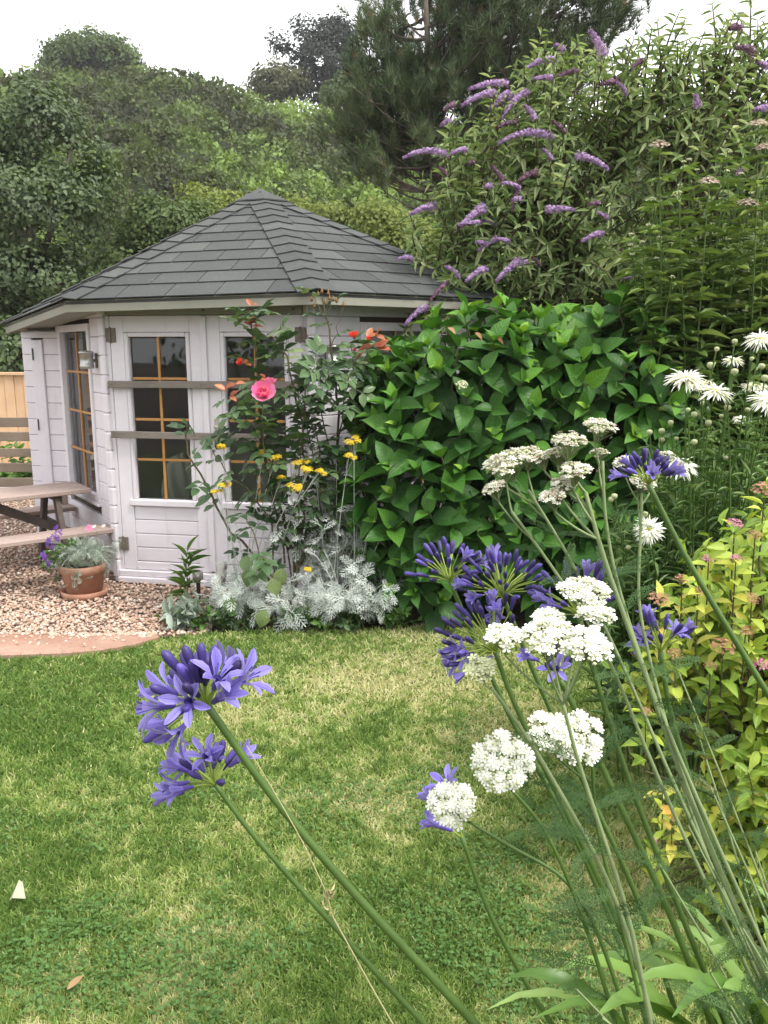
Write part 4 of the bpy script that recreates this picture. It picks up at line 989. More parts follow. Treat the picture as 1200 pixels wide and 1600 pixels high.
# ================================================================== SHRUBS
def buddleja():
    base = V(1.25, 6.45, 0); o = thing('buddleja_bush', 'tall arching buddleja bush with lilac flower spikes behind the hydrangea', 'bush', base)
    mb = MB(); lv = Leaves()
    # flower spikes: (base px, tip px, depth, thickness, spent?)
    sp = [((795, 130), (732, 140), 5.75, 1.0, 0), ((775, 143), (722, 165), 5.7, 1.0, 0), ((800, 150), (765, 170), 5.8, .9, 0), ((825, 143), (785, 185), 5.75, 1.0, 0), ((865, 215), (778, 225), 5.6, 1.1, 0), ((700, 242), (630, 247), 5.75, 1.0, 0),
          ((730, 235), (705, 240), 5.7, .8, 0), ((898, 243), (950, 264), 5.4, 1.1, 0), ((682, 320), (640, 335), 5.8, 1.0, 0), ((760, 325), (720, 355), 5.6, 1.2, 0), ((755, 320), (735, 340), 5.7, 1.0, 0), ((852, 328), (898, 328), 5.4, 1.0, 0), ((760, 420), (728, 440), 5.6, 1.0, 0),
          ((815, 405), (775, 440), 5.55, 1.1, 0), ((780, 372), (748, 392), 5.7, .9, 0), ((945, 90), (922, 48), 5.7, 1.5, 0), ((870, 95), (825, 105), 5.75, 1.0, 0), ((880, 80), (868, 70), 5.9, 1.0, 0), ((968, 135), (960, 120), 5.8, .9, 1), ((1090, 168), (1087, 148), 5.3, 1.0, 0), ((1160, 45), (1140, 45), 5.5, 1.2, 1), ((1180, 85), (1150, 75), 5.5, 1.1, 1), ((1200, 105), (1185, 98), 5.4, .9, 0),
          ((668, 480), (632, 510), 5.5, .9, 0), ((690, 525), (665, 540), 5.45, .8, 1), ((645, 405), (622, 405), 5.8, .7, 0), ((812, 285), (800, 330), 5.6, .7, 1), ((700, 440), (672, 470), 5.55, .7, 1), ((840, 270), (808, 285), 5.6, .9, 1), ((1160, 265), (1150, 278), 5.2, .8, 1), ((975, 466), (973, 452), 5.0, .9, 0), ((812, 313), (800, 313), 5.55, .8, 0), ((768, 290), (757, 293), 5.6, .8, 0), ((625, 535), (610, 552), 5.4, .7, 0), ((660, 505), (690, 500), 5.5, .7, 1), ((1200, 170), (1178, 172), 5.1, .9, 0), ((808, 190), (775, 200), 5.75, .7, 1), ((1005, 95), (985, 110), 5.8, .7, 1)]
    for _ in range(26):
        bx_, by_ = rnd(690, 1000), rnd(110, 440); l_ = rnd(14, 38); an_ = rnd(2.2, 3.9); sp.append(((bx_, by_), (bx_ + l_ * math.cos(an_), by_ - l_ * math.sin(an_)), rnd(5.55, 5.8), rnd(.5, .85), int(rnd(0, 1) < .35)))
    fork = [V(1.15, 6.4, .9), V(.85, 6.3, 1.3), V(1.5, 6.4, 1.4), V(.7, 6.2, 1.9), V(1.2, 6.3, 2.1), V(1.9, 6.3, 1.9)]
    for q in fork[:3]: mb.tube(curve(base, q, (0, 0, .05)), np.linspace(.035, .025, 6), 6)
    mb.tube(curve(fork[1], fork[3]), np.linspace(.025, .018, 6), 6); mb.tube(curve(fork[0], fork[4]), np.linspace(.025, .018, 6), 6); mb.tube(curve(fork[2], fork[5]), np.linspace(.025, .018, 6), 6)
    def shoot(tip, out, start=None):
        q = start if start is not None else min(fork, key=lambda f: np.linalg.norm((f - tip) * V(1, 1, .7)))
        d = np.linalg.norm(tip - q); c = curve(q, tip, V(0, 0, .10 * d) + out * .05, 9); mb.tube(c, np.linspace(.011, .003, 9), 4, False)
        n = max(4, int(d / .085)); ts = np.linspace(max(.2, 1 - .75 / max(d, .3)), .98, min(int(n * 1.3), 11))
        lv.along(c, ts, 2, 58, .108, .027, .26, (.05, 1), prof=lambda t: 1.1 - .5 * max(0, (t - .75) / .25))
    for (ba, ta, d, th, old) in sp:
        a, b_ = at(*ba, d), at(*ta, d - .04); shoot(a, nrm(V(a[0] - 1.2, -.3, .2)))
        ax = b_ - a; L_ = np.linalg.norm(ax); n = int(130 + 1500 * L_); t = rng.random(n) ** .8; r = .027 * th * (1 - .72 * t) * rng.uniform(.35, 1.15, n)
        rd = nrm(np.cross(rng.normal(0, 1, (n, 3)), ax)); bow = rnd(.15, .55); P = a + ax * t[:, None] + rd * r[:, None] + V(0, 0, 1) * (L_ * bow * (t * (1 - t)))[:, None]
        nn = rd + rng.normal(0, .3, (n, 3)); dd = np.cross(nn, rng.normal(0, 1, (n, 3))); S = rng.uniform(.012, .019, n)
        link('flower_spike', mass_mesh('flower_spike', FLO4, orient(dd, nn, S, S), P, M['panicle_old' if old else 'panicle'], np.clip(rng.normal(.62, .25, n) - .4 * (t > .88) - .5 * (t < .10), 0, 1)), o)
    # the body of the bush: shoots ending over a broad, uneven crown
    bl = [((830, 260), .62, .62), ((960, 200), .75, .55), ((1090, 190), .8, .6), ((760, 330), .5, .5), ((720, 270), .32, .28), ((900, 380), .85, .6), ((1090, 340), .9, .7), ((760, 430), .42, .4), ((690, 380), .3, .35), ((850, 150), .4, .3), ((1010, 120), .55, .3), ((1160, 120), .5, .35), ((715, 470), .25, .22), ((1180, 250), .6, .6), ((840, 440), .5, .28), ((950, 440), .5, .3), ((1040, 450), .45, .3)]
    for (px, py), rx, rz in bl:
        c = at(px, py, 6.15); k = int(34 * (rx * rz / .36) ** .7)
        for _ in range(k):
            dv_ = nrm(rng.normal(0, 1, 3) + V(0, -.5, .25)); tip = c + dv_ * V(rx, .55, rz) * rnd(.75, 1.05); shoot(tip, dv_, c - dv_ * .1 + V(0, .2, -.25) + rng.normal(0, .1, 3))
    # wands standing clear of the crown against the sky
    for px, py in ((985, 60), (1030, 35), (1065, 15), (1110, 5), (1150, 20), (1035, 75), (1190, 30), (1095, 50), (900, 55), (850, 45), (770, 110), (1130, 60), (1170, -10)):
        tip = at(px + rnd(-6, 6), py, 6.0); shoot(tip, V(0, -.2, .3), tip + V(rnd(-.15, .2), .2, -.7))
    mb.part('stems', M['twig'], o, True); lv.build(o, LAN, M['buddleja'], 220, far=[QL])
buddleja()

def hydrangea():
    base = V(1.0, 5.25, 0); o = thing('hydrangea_bush', 'big rounded hydrangea bush with broad glossy green leaves and no flowers', 'bush', base)
    # outline of the dome, half widths at heights
    bl = [(at(760, 640, 5.05), .70, .62), (at(690, 760, 5.0), .62, .70), (at(895, 620, 5.1), .70, .52), (at(960, 650, 5.0), .60, .70), (at(840, 800, 4.95), .75, .62), (at(680, 880, 5.0), .50, .42), (at(990, 800, 5.0), .62, .7), (at(640, 640, 5.15), .33, .40), (at(915, 572, 5.2), .50, .32), (at(790, 585, 5.2), .42, .28), (at(1015, 605, 5.1), .36, .32)]
    mb = MB(); lv = Leaves(); inner = Leaves(); C = np.array([b_[0] for b_ in bl])
    def depth_in(p):   # how far inside the union a point lies
        return max(1 - np.linalg.norm((p - c) / V(rx, .55, rz)) for c, rx, rz in bl)
    pts = []; tries = 0
    while len(pts) < 215 and tries < 9000:
        tries += 1; c, rx, rz = bl[rng.integers(len(bl))]; d = nrm(rng.normal(0, 1, 3) + V(0, -.75, .25)); p = c + d * V(rx, .55, rz)
        if p[2] < .16 or d[1] > .35 or depth_in(p) > .14: continue
        if pts and np.min(np.linalg.norm(np.array([q[0] for q in pts]) - p, axis=1)) < .128: continue
        pts.append((p, d))
    for p, d in pts:
        ax = nrm(d * .8 + V(0, -.1, .75) + rng.normal(0, .30, 3)); s = p - ax * .24; gs = rnd(.75, 1.22); st = base + V(rng.normal(0, .2), rng.normal(0, .15), 0)
        mb.tube(np.vstack([curve(st, s, (0, 0, .06), 5), p[None]]), np.linspace(.009, .004, 6), 5, False)
        ph = rnd(0, 6.28); hi = np.clip((p[2] - .5) / 1.2, 0, 1); t0 = .08 + .34 * hi  # tint rises with height: light on the top leaves put into their colour
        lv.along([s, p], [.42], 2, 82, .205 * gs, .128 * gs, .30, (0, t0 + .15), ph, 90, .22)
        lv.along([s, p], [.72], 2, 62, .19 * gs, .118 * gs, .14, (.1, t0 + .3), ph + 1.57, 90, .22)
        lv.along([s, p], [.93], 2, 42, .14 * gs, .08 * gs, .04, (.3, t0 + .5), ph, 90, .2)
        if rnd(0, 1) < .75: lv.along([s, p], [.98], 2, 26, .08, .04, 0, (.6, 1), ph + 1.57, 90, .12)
    for _ in range(1600):
        c, rx, rz = bl[rng.integers(len(bl))]; d = nrm(rng.normal(0, 1, 3) + V(0, -.4, 0)); p = c + d * V(rx, .5, rz) * rnd(.55, .86)
        if p[2] < .1: continue
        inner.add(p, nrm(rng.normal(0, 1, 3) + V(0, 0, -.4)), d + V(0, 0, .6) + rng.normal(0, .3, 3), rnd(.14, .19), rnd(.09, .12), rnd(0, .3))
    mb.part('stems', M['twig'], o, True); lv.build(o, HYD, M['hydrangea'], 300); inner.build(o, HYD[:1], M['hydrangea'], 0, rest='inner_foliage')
    f, _ = cluster(at(722, 602, 4.5), (0, -.6, .8), .035, 26, .012, BLOB[0], M['cream'], 'flower_bud', o)
    for px, py in ((742, 520), (700, 512), (775, 527)):
        p = at(px, py, 4.55); dl = Leaves(); dl.add(p, V(.4, -.3, -.3), V(0, -.5, 1), .06, .03, rnd(0, .5)); dl.build(o, HYD, M['dry'], 1, name='dry_leaf')
hydrangea()

def agrimony():
    base = V(2.35, 4.95, 0); o = thing('hemp_agrimony', 'tall leafy agrimony clump with dusty pink flower heads at the right edge', 'plant', base); mb = MB(); lv = Leaves()
    tops = [((1030, 228), 1), ((1185, 195), 1), ((1165, 212), 0), ((1108, 285), 1), ((1168, 318), 1), ((1130, 330), 0), ((1195, 232), 1)]
    for _ in range(120):
        px, py = rnd(985, 1330), 0; py = rnd(225, 500) if px > 1060 else rnd(300, 500); tops.append(((px, py), 0))
    for i, ((px, py), fl) in enumerate(tops):
        tip = at(px, py, rnd(4.55, 5.25) if not fl else 4.55); st = V(np.clip(tip[0], 1.7, 3.2) * .8 + .45 + rng.normal(0, .12), tip[1] + .15 + rng.normal(0, .08), 0); c = curve(st, tip, (rnd(-.06, .06), rnd(-.05, .05), 0), 9)
        mb.tube(c, np.linspace(.006, .0028, 9), 4, False); n = int(rnd(15, 19))
        lv.along(c, np.linspace(.30, .985, n), 4, 66, .13, .040, .28, (.0, 1), prof=lambda t: 1.15 - .5 * max(0, (t - .7) / .3), twist=60)
        cluster(tip, (0, -.3, 1), .055 if fl else .016, 90 if fl else 14, .014 if fl else .007, FLO5 if fl else BLOB[1], M['agrimony' if fl else 'cream'], 'flower_head', o, .4)
    mb.part('stems', M['green_stem'], o, True); lv.build(o, LAN, M['eupatorium'], 200, far=[QL])
agrimony()

def daisies():
    base = V(1.25, 3.05, 0); o = thing('shasta_daisies', 'clump of white fringed shasta daisies behind the golden spirea', 'plant', base); mb = MB(); lv = Leaves()
    fl = [(1072, 592, 2.62, .062, (-.1, -.25, 1)), (1118, 612, 2.6, .055, (.1, -.35, 1)), (1098, 602, 2.75, .045, (0, .3, 1)), (1188, 530, 2.65, .05, (-.2, -.5, 1)), (1146, 563, 2.85, .035, (0, -.2, 1)), (1180, 605, 2.7, .048, (0, 0, 1)), (1202, 625, 2.55, .06, (-.1, -.6, .8)), (1062, 728, 2.6, .06, (0, -.45, .9)), (1014, 828, 2.55, .05, (-.2, -.8, .6)), (1160, 655, 2.8, .03, (0, -.2, 1)), (934, 950, 2.4, .028, (0, -.8, .5))]
    def stem(p, n=16, L_=.085):
        st = V(np.clip(p[0] * .55 + .55, .95, 1.9) + rng.normal(0, .05), 3.0 + rng.normal(0, .12), 0); c = curve(st, p, (rnd(-.05, .05), 0, .08), 8); mb.tube(c, np.linspace(.0042, .0022, 8), 4, False)
        lv.along(c, np.linspace(.18, .95, int(n * 1.7)), 1, 58, L_ * 1.15, .0165, .10, (0, 1), twist=137, jit=.3, prof=lambda t: 1.25 - .75 * t)
    pt = joined([(leaf_t([(0, .25), (.35, .5), (.8, .42), (1, .06)], .15, .3), np.eye(3), (0, 0, 0))])
    for px, py, d, r, ax in fl:
        p = at(px, py, d); stem(p, 18); ax = nrm(V(*ax)); e1 = nrm(np.cross(ax, V(.2, 1, .1))); e2 = np.cross(ax, e1); D, Nn, W, L_, P = [], [], [], [], []
        for ring_, cnt, el, ll in ((0, 34, .0, 1.0), (1, 30, .25, .88), (2, 24, .55, .68), (3, 16, .9, .42)):
            for k in range(cnt):
                a = 2 * math.pi * (k + .5 * ring_) / cnt + rng.normal(0, .06); rd = math.cos(a) * e1 + math.sin(a) * e2; ee = el + rng.normal(0, .2)
                D.append(rd * math.cos(ee) + ax * math.sin(ee)); Nn.append(ax * math.cos(ee) - rd * math.sin(ee) + rng.normal(0, .2, 3)); L_.append(r * ll * rnd(.8, 1.1)); W.append(r * rnd(.07, .13)); P.append(p + rd * r * .08)
        f = link('flower', mass_mesh('flower', pt, orient(np.array(D), np.array(Nn), np.array(W), np.array(L_)), np.array(P), M['white'], rng.random(len(P))), o)
        d_, _ = cluster(p + ax * r * .05, ax, r * .13, 14, r * .07, BLOB[0], M['yellow'], 'flower_centre', None, .5); d_.parent = f
    for px, py in ((1148, 533), (1120, 545), (1175, 560), (1190, 572), (1110, 570), (1148, 580), (1075, 640), (1108, 638), (1098, 630), (1137, 637), (1168, 640), (1107, 660), (1085, 647), (1127, 650), (1015, 675), (1034, 673), (1057, 685), (1034, 687), (1134, 715), (1085, 690), (955, 780), (960, 775), (1008, 803), (982, 855), (1048, 660), (1195, 590)):
        p = at(px, py, rnd(2.55, 2.85)); stem(p, 14, .075); r = rnd(.007, .0125)
        MB().lathe([(.002, -r * 1.1), (r * .8, -r * .6), (r, 0), (r * .85, r * .5), (r * .3, r * .75)], 10, Matrix.Translation(Vector(p))).part('bud', M['cream'], o, True)
    for _ in range(170):
        px = rnd(945, 1330); p = at(px, rnd(650, 960) if px > 1010 else rnd(760, 960), rnd(2.65, 3.2)); stem(p, 17, .105)
    mb.part('stems', M['green_stem'], o, True); lv.build(o, LAN, M['daisy_leaf'], 160, far=[QL])
daisies()

def spirea():
    base = V(1.30, 2.30, 0); o = thing('golden_spirea', 'golden yellow leaved spirea with faded pink flower clusters at the right', 'bush', base); mb = MB(); lv = Leaves()
    bl = [(at(1190, 900, 2.30), .24, .22), (at(1120, 990, 2.25), .20, .22), (at(1210, 1040, 2.2), .26, .25), (at(1160, 1150, 2.15), .17, .20), (at(1200, 1250, 2.1), .24, .24), (at(1260, 900, 2.3), .3, .32), (at(1060, 1030, 2.3), .13, .11), (at(1180, 1330, 2.1), .12, .13), (at(1300, 1150, 2.2), .35, .35), (at(1230, 1400, 2.05), .22, .16)]
    def shoot(tip, dvn, L_=.22):
        st = base + V(rng.normal(0, .07), rng.normal(0, .07), 0); s = tip - nrm(dvn * .8 + V(0, 0, .5)) * L_; c = np.vstack([curve(st, s, (0, 0, .05), 4), curve(s, tip, (0, 0, .015), 6)[1:]])
        mb.tube(c, np.linspace(.0035, .0015, len(c)), 4, False); c2 = curve(s, tip, (0, 0, .015), 6)
        lv.along(c2, np.linspace(.05, .98, 9), 1, 52, .064, .030, .12, (0, .86) if rnd(0, 1) < .85 else (.7, 1), twist=137, jit=.3, prof=lambda t: 1.1 - .35 * t)
    for c, rx, rz in bl:
        for _ in range(int(34 * (rx / .2) ** 1.3)):
            d = nrm(rng.normal(0, 1, 3) + V(-.1, -.5, .3)); shoot(c + d * V(rx, .22, rz) * rnd(.7, 1.05), d)
    for px, py, pk, r in ((1150, 873, 1, .017), (1148, 818, 1, .020), (1107, 873, 1, .015), (1195, 765, 0, .030), (1030, 935, 0, .026), (1065, 905, 0, .018), (1175, 935, 0, .02), (1130, 1010, 0, .030), (1187, 1037, 1, .022), (1055, 1022, 0, .020), (1165, 985, 0, .02), (1090, 925, 0, .016), (1180, 835, 0, .018), (1035, 1232, 1, .014), (1022, 1313, 1, .009), (1148, 1405, 1, .011), (1195, 1245, 0, .022), (1008, 1112, 0, .016), (1110, 1040, 0, .016), (1050, 1275, 0, .014), (1115, 1365, 0, .012)):
        p = at(px, py, 2.02); shoot(p, V(-.2, -.4, .6)); cluster(p, (-.1, -.45, 1), r, 46, r * .30, FLO5, M['spirea_pink' if pk else 'spirea_brown'], 'flower_cluster', o, .45)
    for px, py in ((958, 1045), (975, 1065), (1000, 1060), (985, 1085), (1040, 1090), (1010, 1140)): shoot(at(px, py, 2.15), V(-.8, -.2, .2), .16)
    mb.part('stems', M['twig'], o, True)
    for c, rx, rz in bl:
        for _ in range(90):
            d = nrm(rng.normal(0, 1, 3) + V(0, -.3, 0)); lv.add(c + d * V(rx, .2, rz) * rnd(.4, .85), nrm(rng.normal(0, 1, 3)), d + V(0, 0, .5) + rng.normal(0, .4, 3), .06, .03, rnd(0, .6))
    lv.build(o, SPI, M['spirea'], 300)
spirea()

# ================================================================== ROSES AND THE SMALL BED
def bloom(o, p, ax, r, mat, name='rose_bloom', n=(5, 6, 7)):
    ax = nrm(V(*ax)); e1 = nrm(np.cross(ax, V(.2, 1, .1))); e2 = np.cross(ax, e1)
    pt = leaf_t([(0, .12), (.25, .42), (.6, .55), (.88, .42), (1, .18)], .35, -.45, .02, 3)
    b_ = thing_part = MB().lathe([(.001, -r * .5), (r * .16, -r * .42), (r * .2, -r * .2), (r * .12, 0)], 8, Matrix.Translation(Vector(p)) @ ax_rot(ax)).part(name, M['green_stem'], o, True)
    me = {}
    for k_, (cnt, el, ll) in enumerate(zip(n, (.35, .85, 1.25), (1.0, .82, .6))):
        for k in range(cnt):
            a = 2 * math.pi * (k + .5 * (k_ % 2)) / cnt + rng.normal(0, .12); rd = math.cos(a) * e1 + math.sin(a) * e2; ee = el + rng.normal(0, .1)
            d = rd * math.cos(ee) + ax * math.sin(ee); nn = ax * math.cos(ee) - rd * math.sin(ee)
            ti = round(rnd(0, 1), 1)
            if ti not in me: me[ti] = mesh_np('petal', *pt[:2], mat, pt[2], ti, True)
            q = link('petal', me[ti], o, m4(orient(d[None], nn[None], r * 1.05 * ll, r * ll)[0], p + rd * r * .05 - ax * r * .3)); M_ = q.matrix_basis.copy(); q.parent = b_; q.matrix_basis = Matrix.Translation(Vector(org(o))) @ M_
def ax_rot(ax): return Vector(ax).to_track_quat('Z', 'Y').to_matrix().to_4x4()
def rose(label, base, canes, hues, sparse=1.0, red=()):
    o = thing('rose_bush', label, 'rose', base); mb = MB(); lv = Leaves(); rl = Leaves()
    for pts, d0, d1, r0, leafy in canes:
        W = np.array([at(px, py, d0 + (d1 - d0) * i / (len(pts) - 1)) for i, (px, py) in enumerate(pts)]); k = len(W); t = np.linspace(0, k - 1, 3 * k); C = np.array([np.interp(t, np.arange(k), W[:, j]) for j in range(3)]).T
        C[1:-1] += rng.normal(0, .006, (len(C) - 2, 3)); mb.tube(C, np.linspace(r0, r0 * .4, len(C)), 6, False)
        ln = np.sum(np.linalg.norm(np.diff(C, axis=0), axis=1)); n = int(ln * leafy * 1.12)
        if n: lv.along(C, np.linspace(.22, .99, n), 1, 62, .19, .19, .22, (0, .85), twist=137, jit=.3)
        # thorns
        for _ in range(int(ln * 14)):
            i = rng.integers(len(C) - 1); p = C[i] * .5 + C[i + 1] * .5; q = p + nrm(rng.normal(0, 1, 3)) * .013; mb.tube([p, q], [.0025, .0004], 3, False)
    mb.part('canes', M['twig'], o, True); lv.build(o, ROSE, M['rose_leaf'], 300, smooth=True)
    for px, py, d, L_ in red:
        for _ in range(2): rl.add(at(px, py, d), nrm(V(rnd(-1, 1), rnd(-.6, .2), rnd(-.3, .6))), V(0, -.6, .8), L_, L_ * .6, rnd(0, 1))
    if red: rl.build(o, [SPI[0]], M['rose_red_leaf'], 50, name='young_leaf')
    return o, lv
r1, _ = rose('leafy rose bush with one large pink bloom before the doors', V(-.48, 4.75, 0),
    [([(455, 960), (462, 880), (440, 800), (408, 700), (405, 600), (392, 500), (390, 485)], 4.75, 4.75, .011, 15), ([(455, 960), (470, 860), (480, 760), (470, 660), (450, 560), (425, 525)], 4.75, 4.65, .010, 18), ([(450, 955), (400, 870), (350, 820), (318, 750), (292, 700), (290, 655)], 4.75, 4.6, .009, 5), ([(455, 960), (470, 860), (500, 770), (500, 690), (460, 610)], 4.78, 4.7, .009, 17),
     ([(430, 900), (420, 800), (360, 740), (330, 700)], 4.7, 4.55, .006, 12), ([(445, 880), (430, 790), (412, 700), (412, 640)], 4.7, 4.55, .007, 18), ([(452, 940), (420, 890), (400, 850), (385, 800)], 4.65, 4.5, .006, 8), ([(460, 900), (500, 820), (530, 780), (520, 720)], 4.75, 4.8, .006, 12), ([(458, 930), (440, 760), (390, 660), (370, 620)], 4.75, 4.7, .006, 16), ([(462, 930), (468, 700), (480, 600), (500, 560)], 4.7, 4.6, .006, 16)], None,
    red=((392, 478, 4.75, .055), (402, 505, 4.74, .07), (395, 510, 4.75, .06), (352, 610, 4.6, .07), (368, 600, 4.6, .06), (360, 620, 4.62, .06), (415, 590, 4.6, .04), (385, 570, 4.66, .05)))
bloom(r1, at(412, 616, 4.52), (.05, -.8, .6), .074, M['rose_pink']); bloom(r1, at(421, 600, 4.6), (.2, -.3, .9), .045, M['rose_pink'])
bloom(r1, at(376, 566, 4.66), (-.4, -.6, .4), .026, M['rose_red'], 'faded_bloom', (4, 4, 3))
# large base leaves
lv = Leaves()
for px, py, d in ((360, 945, 4.5), (414, 965, 4.45), (392, 900, 4.55), (425, 915, 4.55), (385, 880, 4.6), (410, 880, 4.6), (440, 900, 4.6)): lv.add(at(px, py - 12, d), V(rnd(-.3, .3), -.25, -.8), V(rnd(-.3, .3), -1, .4), .115, .085, rnd(.6, 1))
lv.build(r1, HYD, M['rose_leaf'], 20, name='leaf')
r2, _ = rose('tall bare stemmed rose with red blooms and a cluster of brown hips', V(-.22, 4.95, 0),
    [([(530, 950), (535, 860), (525, 760), (528, 640), (522, 560), (510, 500), (503, 462)], 4.95, 4.85, .011, 7), ([(530, 950), (548, 840), (560, 740), (565, 640), (570, 580), (572, 540)], 4.95, 4.9, .008, 12), ([(530, 950), (545, 800), (555, 690), (552, 600), (548, 540)], 4.9, 4.8, .007, 12), ([(525, 900), (500, 800), (490, 720), (480, 660)], 4.95, 4.9, .006, 10), ([(510, 505), (497, 475), (487, 460)], 4.86, 4.86, .003, 0), ([(518, 540), (532, 500), (538, 468)], 4.86, 4.86, .003, 0), ([(508, 495), (520, 470), (522, 462)], 4.86, 4.86, .003, 0), ([(530, 920), (575, 800), (590, 700), (588, 620)], 5.0, 5.0, .006, 10), ([(528, 760), (500, 640), (505, 590)], 4.9, 4.75, .005, 14), ([(528, 700), (540, 610), (550, 580)], 4.9, 4.7, .005, 14)], None,
    red=((575, 528, 4.82, .075), (582, 540, 4.82, .09), (590, 545, 4.8, .09), (558, 560, 4.8, .05), (505, 625, 4.7, .03), (588, 525, 4.8, .07)))
bloom(r2, at(553, 525, 4.78), (-.2, -.3, .9), .036, M['rose_red'], 'rose_bloom', (5, 4, 3)); bloom(r2, at(577, 530, 4.8), (.2, -.2, .9), .026, M['rose_red'], 'rose_bloom', (4, 4, 3)); bloom(r2, at(554, 545, 4.76), (0, -.3, -.9), .016, M['rose_red'], 'rose_bud', (4, 3, 3))
for px, py in ((487, 468), (497, 460), (503, 455), (508, 472), (515, 466), (521, 468), (526, 470), (537, 476), (491, 478), (513, 458)):
    p = at(px, py, 4.86); MB().lathe([(.002, -.012), (.008, -.006), (.009, 0), (.005, .008), (.002, .020)], 8, Matrix.Translation(Vector(p))).part('rose_hip', M['dry'], r2, True)

def ragwort(label, base, rad, h, nst, nl, stalks=(), L_=.13, lean=(0, 0), nobj=60):
    o = thing('silver_ragwort', label, 'plant', base, 'silver ragwort in the rose bed'); mb = MB(); lv = Leaves()
    for _ in range(nst):
        d = nrm(V(rng.normal(lean[0], .6), rng.normal(lean[1] - .2, .5), rnd(.3, 1.0))); tip = base + d * V(rad, rad, h) * rnd(.55, 1.0); tip[2] = max(tip[2], .05)
        c = curve(base, tip, (0, 0, .04), 6); mb.tube(c, np.linspace(.0045, .0025, 6), 4, False); lv.along(c, np.linspace(.45, 1, nl), 1, 55, L_, L_ * .85, .12, (0, 1), twist=137, jit=.25)
    for px, py, d, r in stalks:
        p = at(px, py, d); st = base + V(rng.normal(0, .06), .05, 0); c = curve(st, p, (0, 0, .05), 8); mb.tube(c, np.linspace(.0035, .0018, 8), 4, False)
        lv.along(c, np.linspace(.3, .9, 6), 1, 50, L_ * .6, L_ * .5, .05, (0, 1), twist=137, jit=.3)
        if r:
            for _ in range(4):
                q = p + rng.normal(0, r * .55, 3) * V(1, 1, .35); cluster(q, (0, -.5, 1), r * .65, 20, .012, FLO5, M['yellow'], 'flower_cluster', o, .3); mb.tube([c[-2], q], [.0016, .001], 3, False)
    mb.part('stems', M['grey_stem'], o, True); lv.build(o, LOB, M['silver'], nobj)
ragwort('silver ragwort with cut white leaves below the rose, nearest the hydrangea', V(-.20, 4.64, 0), .40, .55, 46, 6, ((573, 700, 4.75, .0), (600, 745, 4.75, 0), (525, 700, 4.8, .0), (478, 890, 4.55, .02), (560, 730, 4.9, 0), (553, 690, 4.62, .034), (545, 712, 4.62, .03)), L_=.095, lean=(.1, 0))
ragwort('silver ragwort clump left of the rose stems beside the gravel', V(-.84, 4.70, 0), .32, .38, 36, 7, ((345, 698, 4.5, .022), (348, 758, 4.5, .03), (338, 768, 4.5, .022), (470, 722, 4.62, .034), (430, 715, 4.6, .03), (482, 735, 4.58, .03), (464, 762, 4.5, .034), (500, 737, 4.6, .026), (440, 745, 4.6, .024), (412, 708, 4.6, .02)), .095)
ragwort('silver ragwort growing up behind the rose against the right door', V(-.35, 4.93, 0), .45, 1.0, 34, 9, ((510, 800, 4.95, 0), (480, 840, 4.95, 0), (575, 770, 4.9, 0), (420, 860, 4.95, 0)), .10)

ragwort('silver ragwort at the foot of the rose stems, middle of the silver clumps', V(-.52, 4.66, 0), .30, .34, 30, 6, ((440, 830, 4.7, 0), (500, 850, 4.7, 0)), .10)

def leafy(name, label, cat, base, tips, mat, tm, L_, W, n, stem='green_stem', ang=55, per=2, group=None, nobj=80, droop=.15, r0=.004):
    o = thing(name, label, cat, base, group); mb = MB(); lv = Leaves()
    for t in tips:
        st = np.asarray(base, float) + V(rng.normal(0, .02), rng.normal(0, .02), 0); c = curve(st, t, (rnd(-.02, .02), rnd(-.02, .02), .02), 6); mb.tube(c, np.linspace(r0, r0 * .5, 6), 4, False)
        lv.along(c, np.linspace(.2, 1, n), per, ang, L_, W, droop, (0, 1), twist=137 if per == 1 else 90, jit=.25)
    mb.part('stems', M[stem], o, True); lv.build(o, tm, mat, nobj); return o
b = at(296, 925, 4.98); b[2] = 0
leafy('lily_plant', 'young lily with narrow upright leaves before the door sill', 'plant', b, [at(293, 862, 4.95), at(296, 880, 4.93)], M['weed'], LAN, .13, .018, 13, per=1, ang=48)
b = at(285, 968, 4.55); b[2] = 0
leafy('lambs_ear', 'grey green downy lambs ear at the gravel corner of the bed', 'plant', b, [b + V(rng.normal(0, .10), rng.normal(0, .06), rnd(.06, .16)) for _ in range(10)], M['silver_green'], [SPI[1]], .10, .045, 5, 'grey_stem')
for i, (px, py, lab) in enumerate(((300, 985, 'small fresh green weed at the front corner of the bed'), (350, 985, 'low green weed under the large rose leaves'), (395, 990, 'low spreading weed at the bed edge below the rose'), (560, 980, 'dark low weed between ragwort and hydrangea'), (610, 985, 'small weed tuft below the hydrangea at the lawn edge'), (450, 990, 'low weed below the rose stems at the lawn edge'), (505, 992, 'low weed in front of the white ragwort leaves'))):
    b = at(px, py, 4.55); b[2] = 0; leafy('weed', lab, 'plant', b, [b + V(rng.normal(0, .09), rng.normal(0, .05), rnd(.04, .13)) for _ in range(11)], M['weed' if i in (0, 4, 6) else 'rose_leaf'], [SPI[0]], .045, .026, 5, nobj=30, group='weeds along the bed edge')
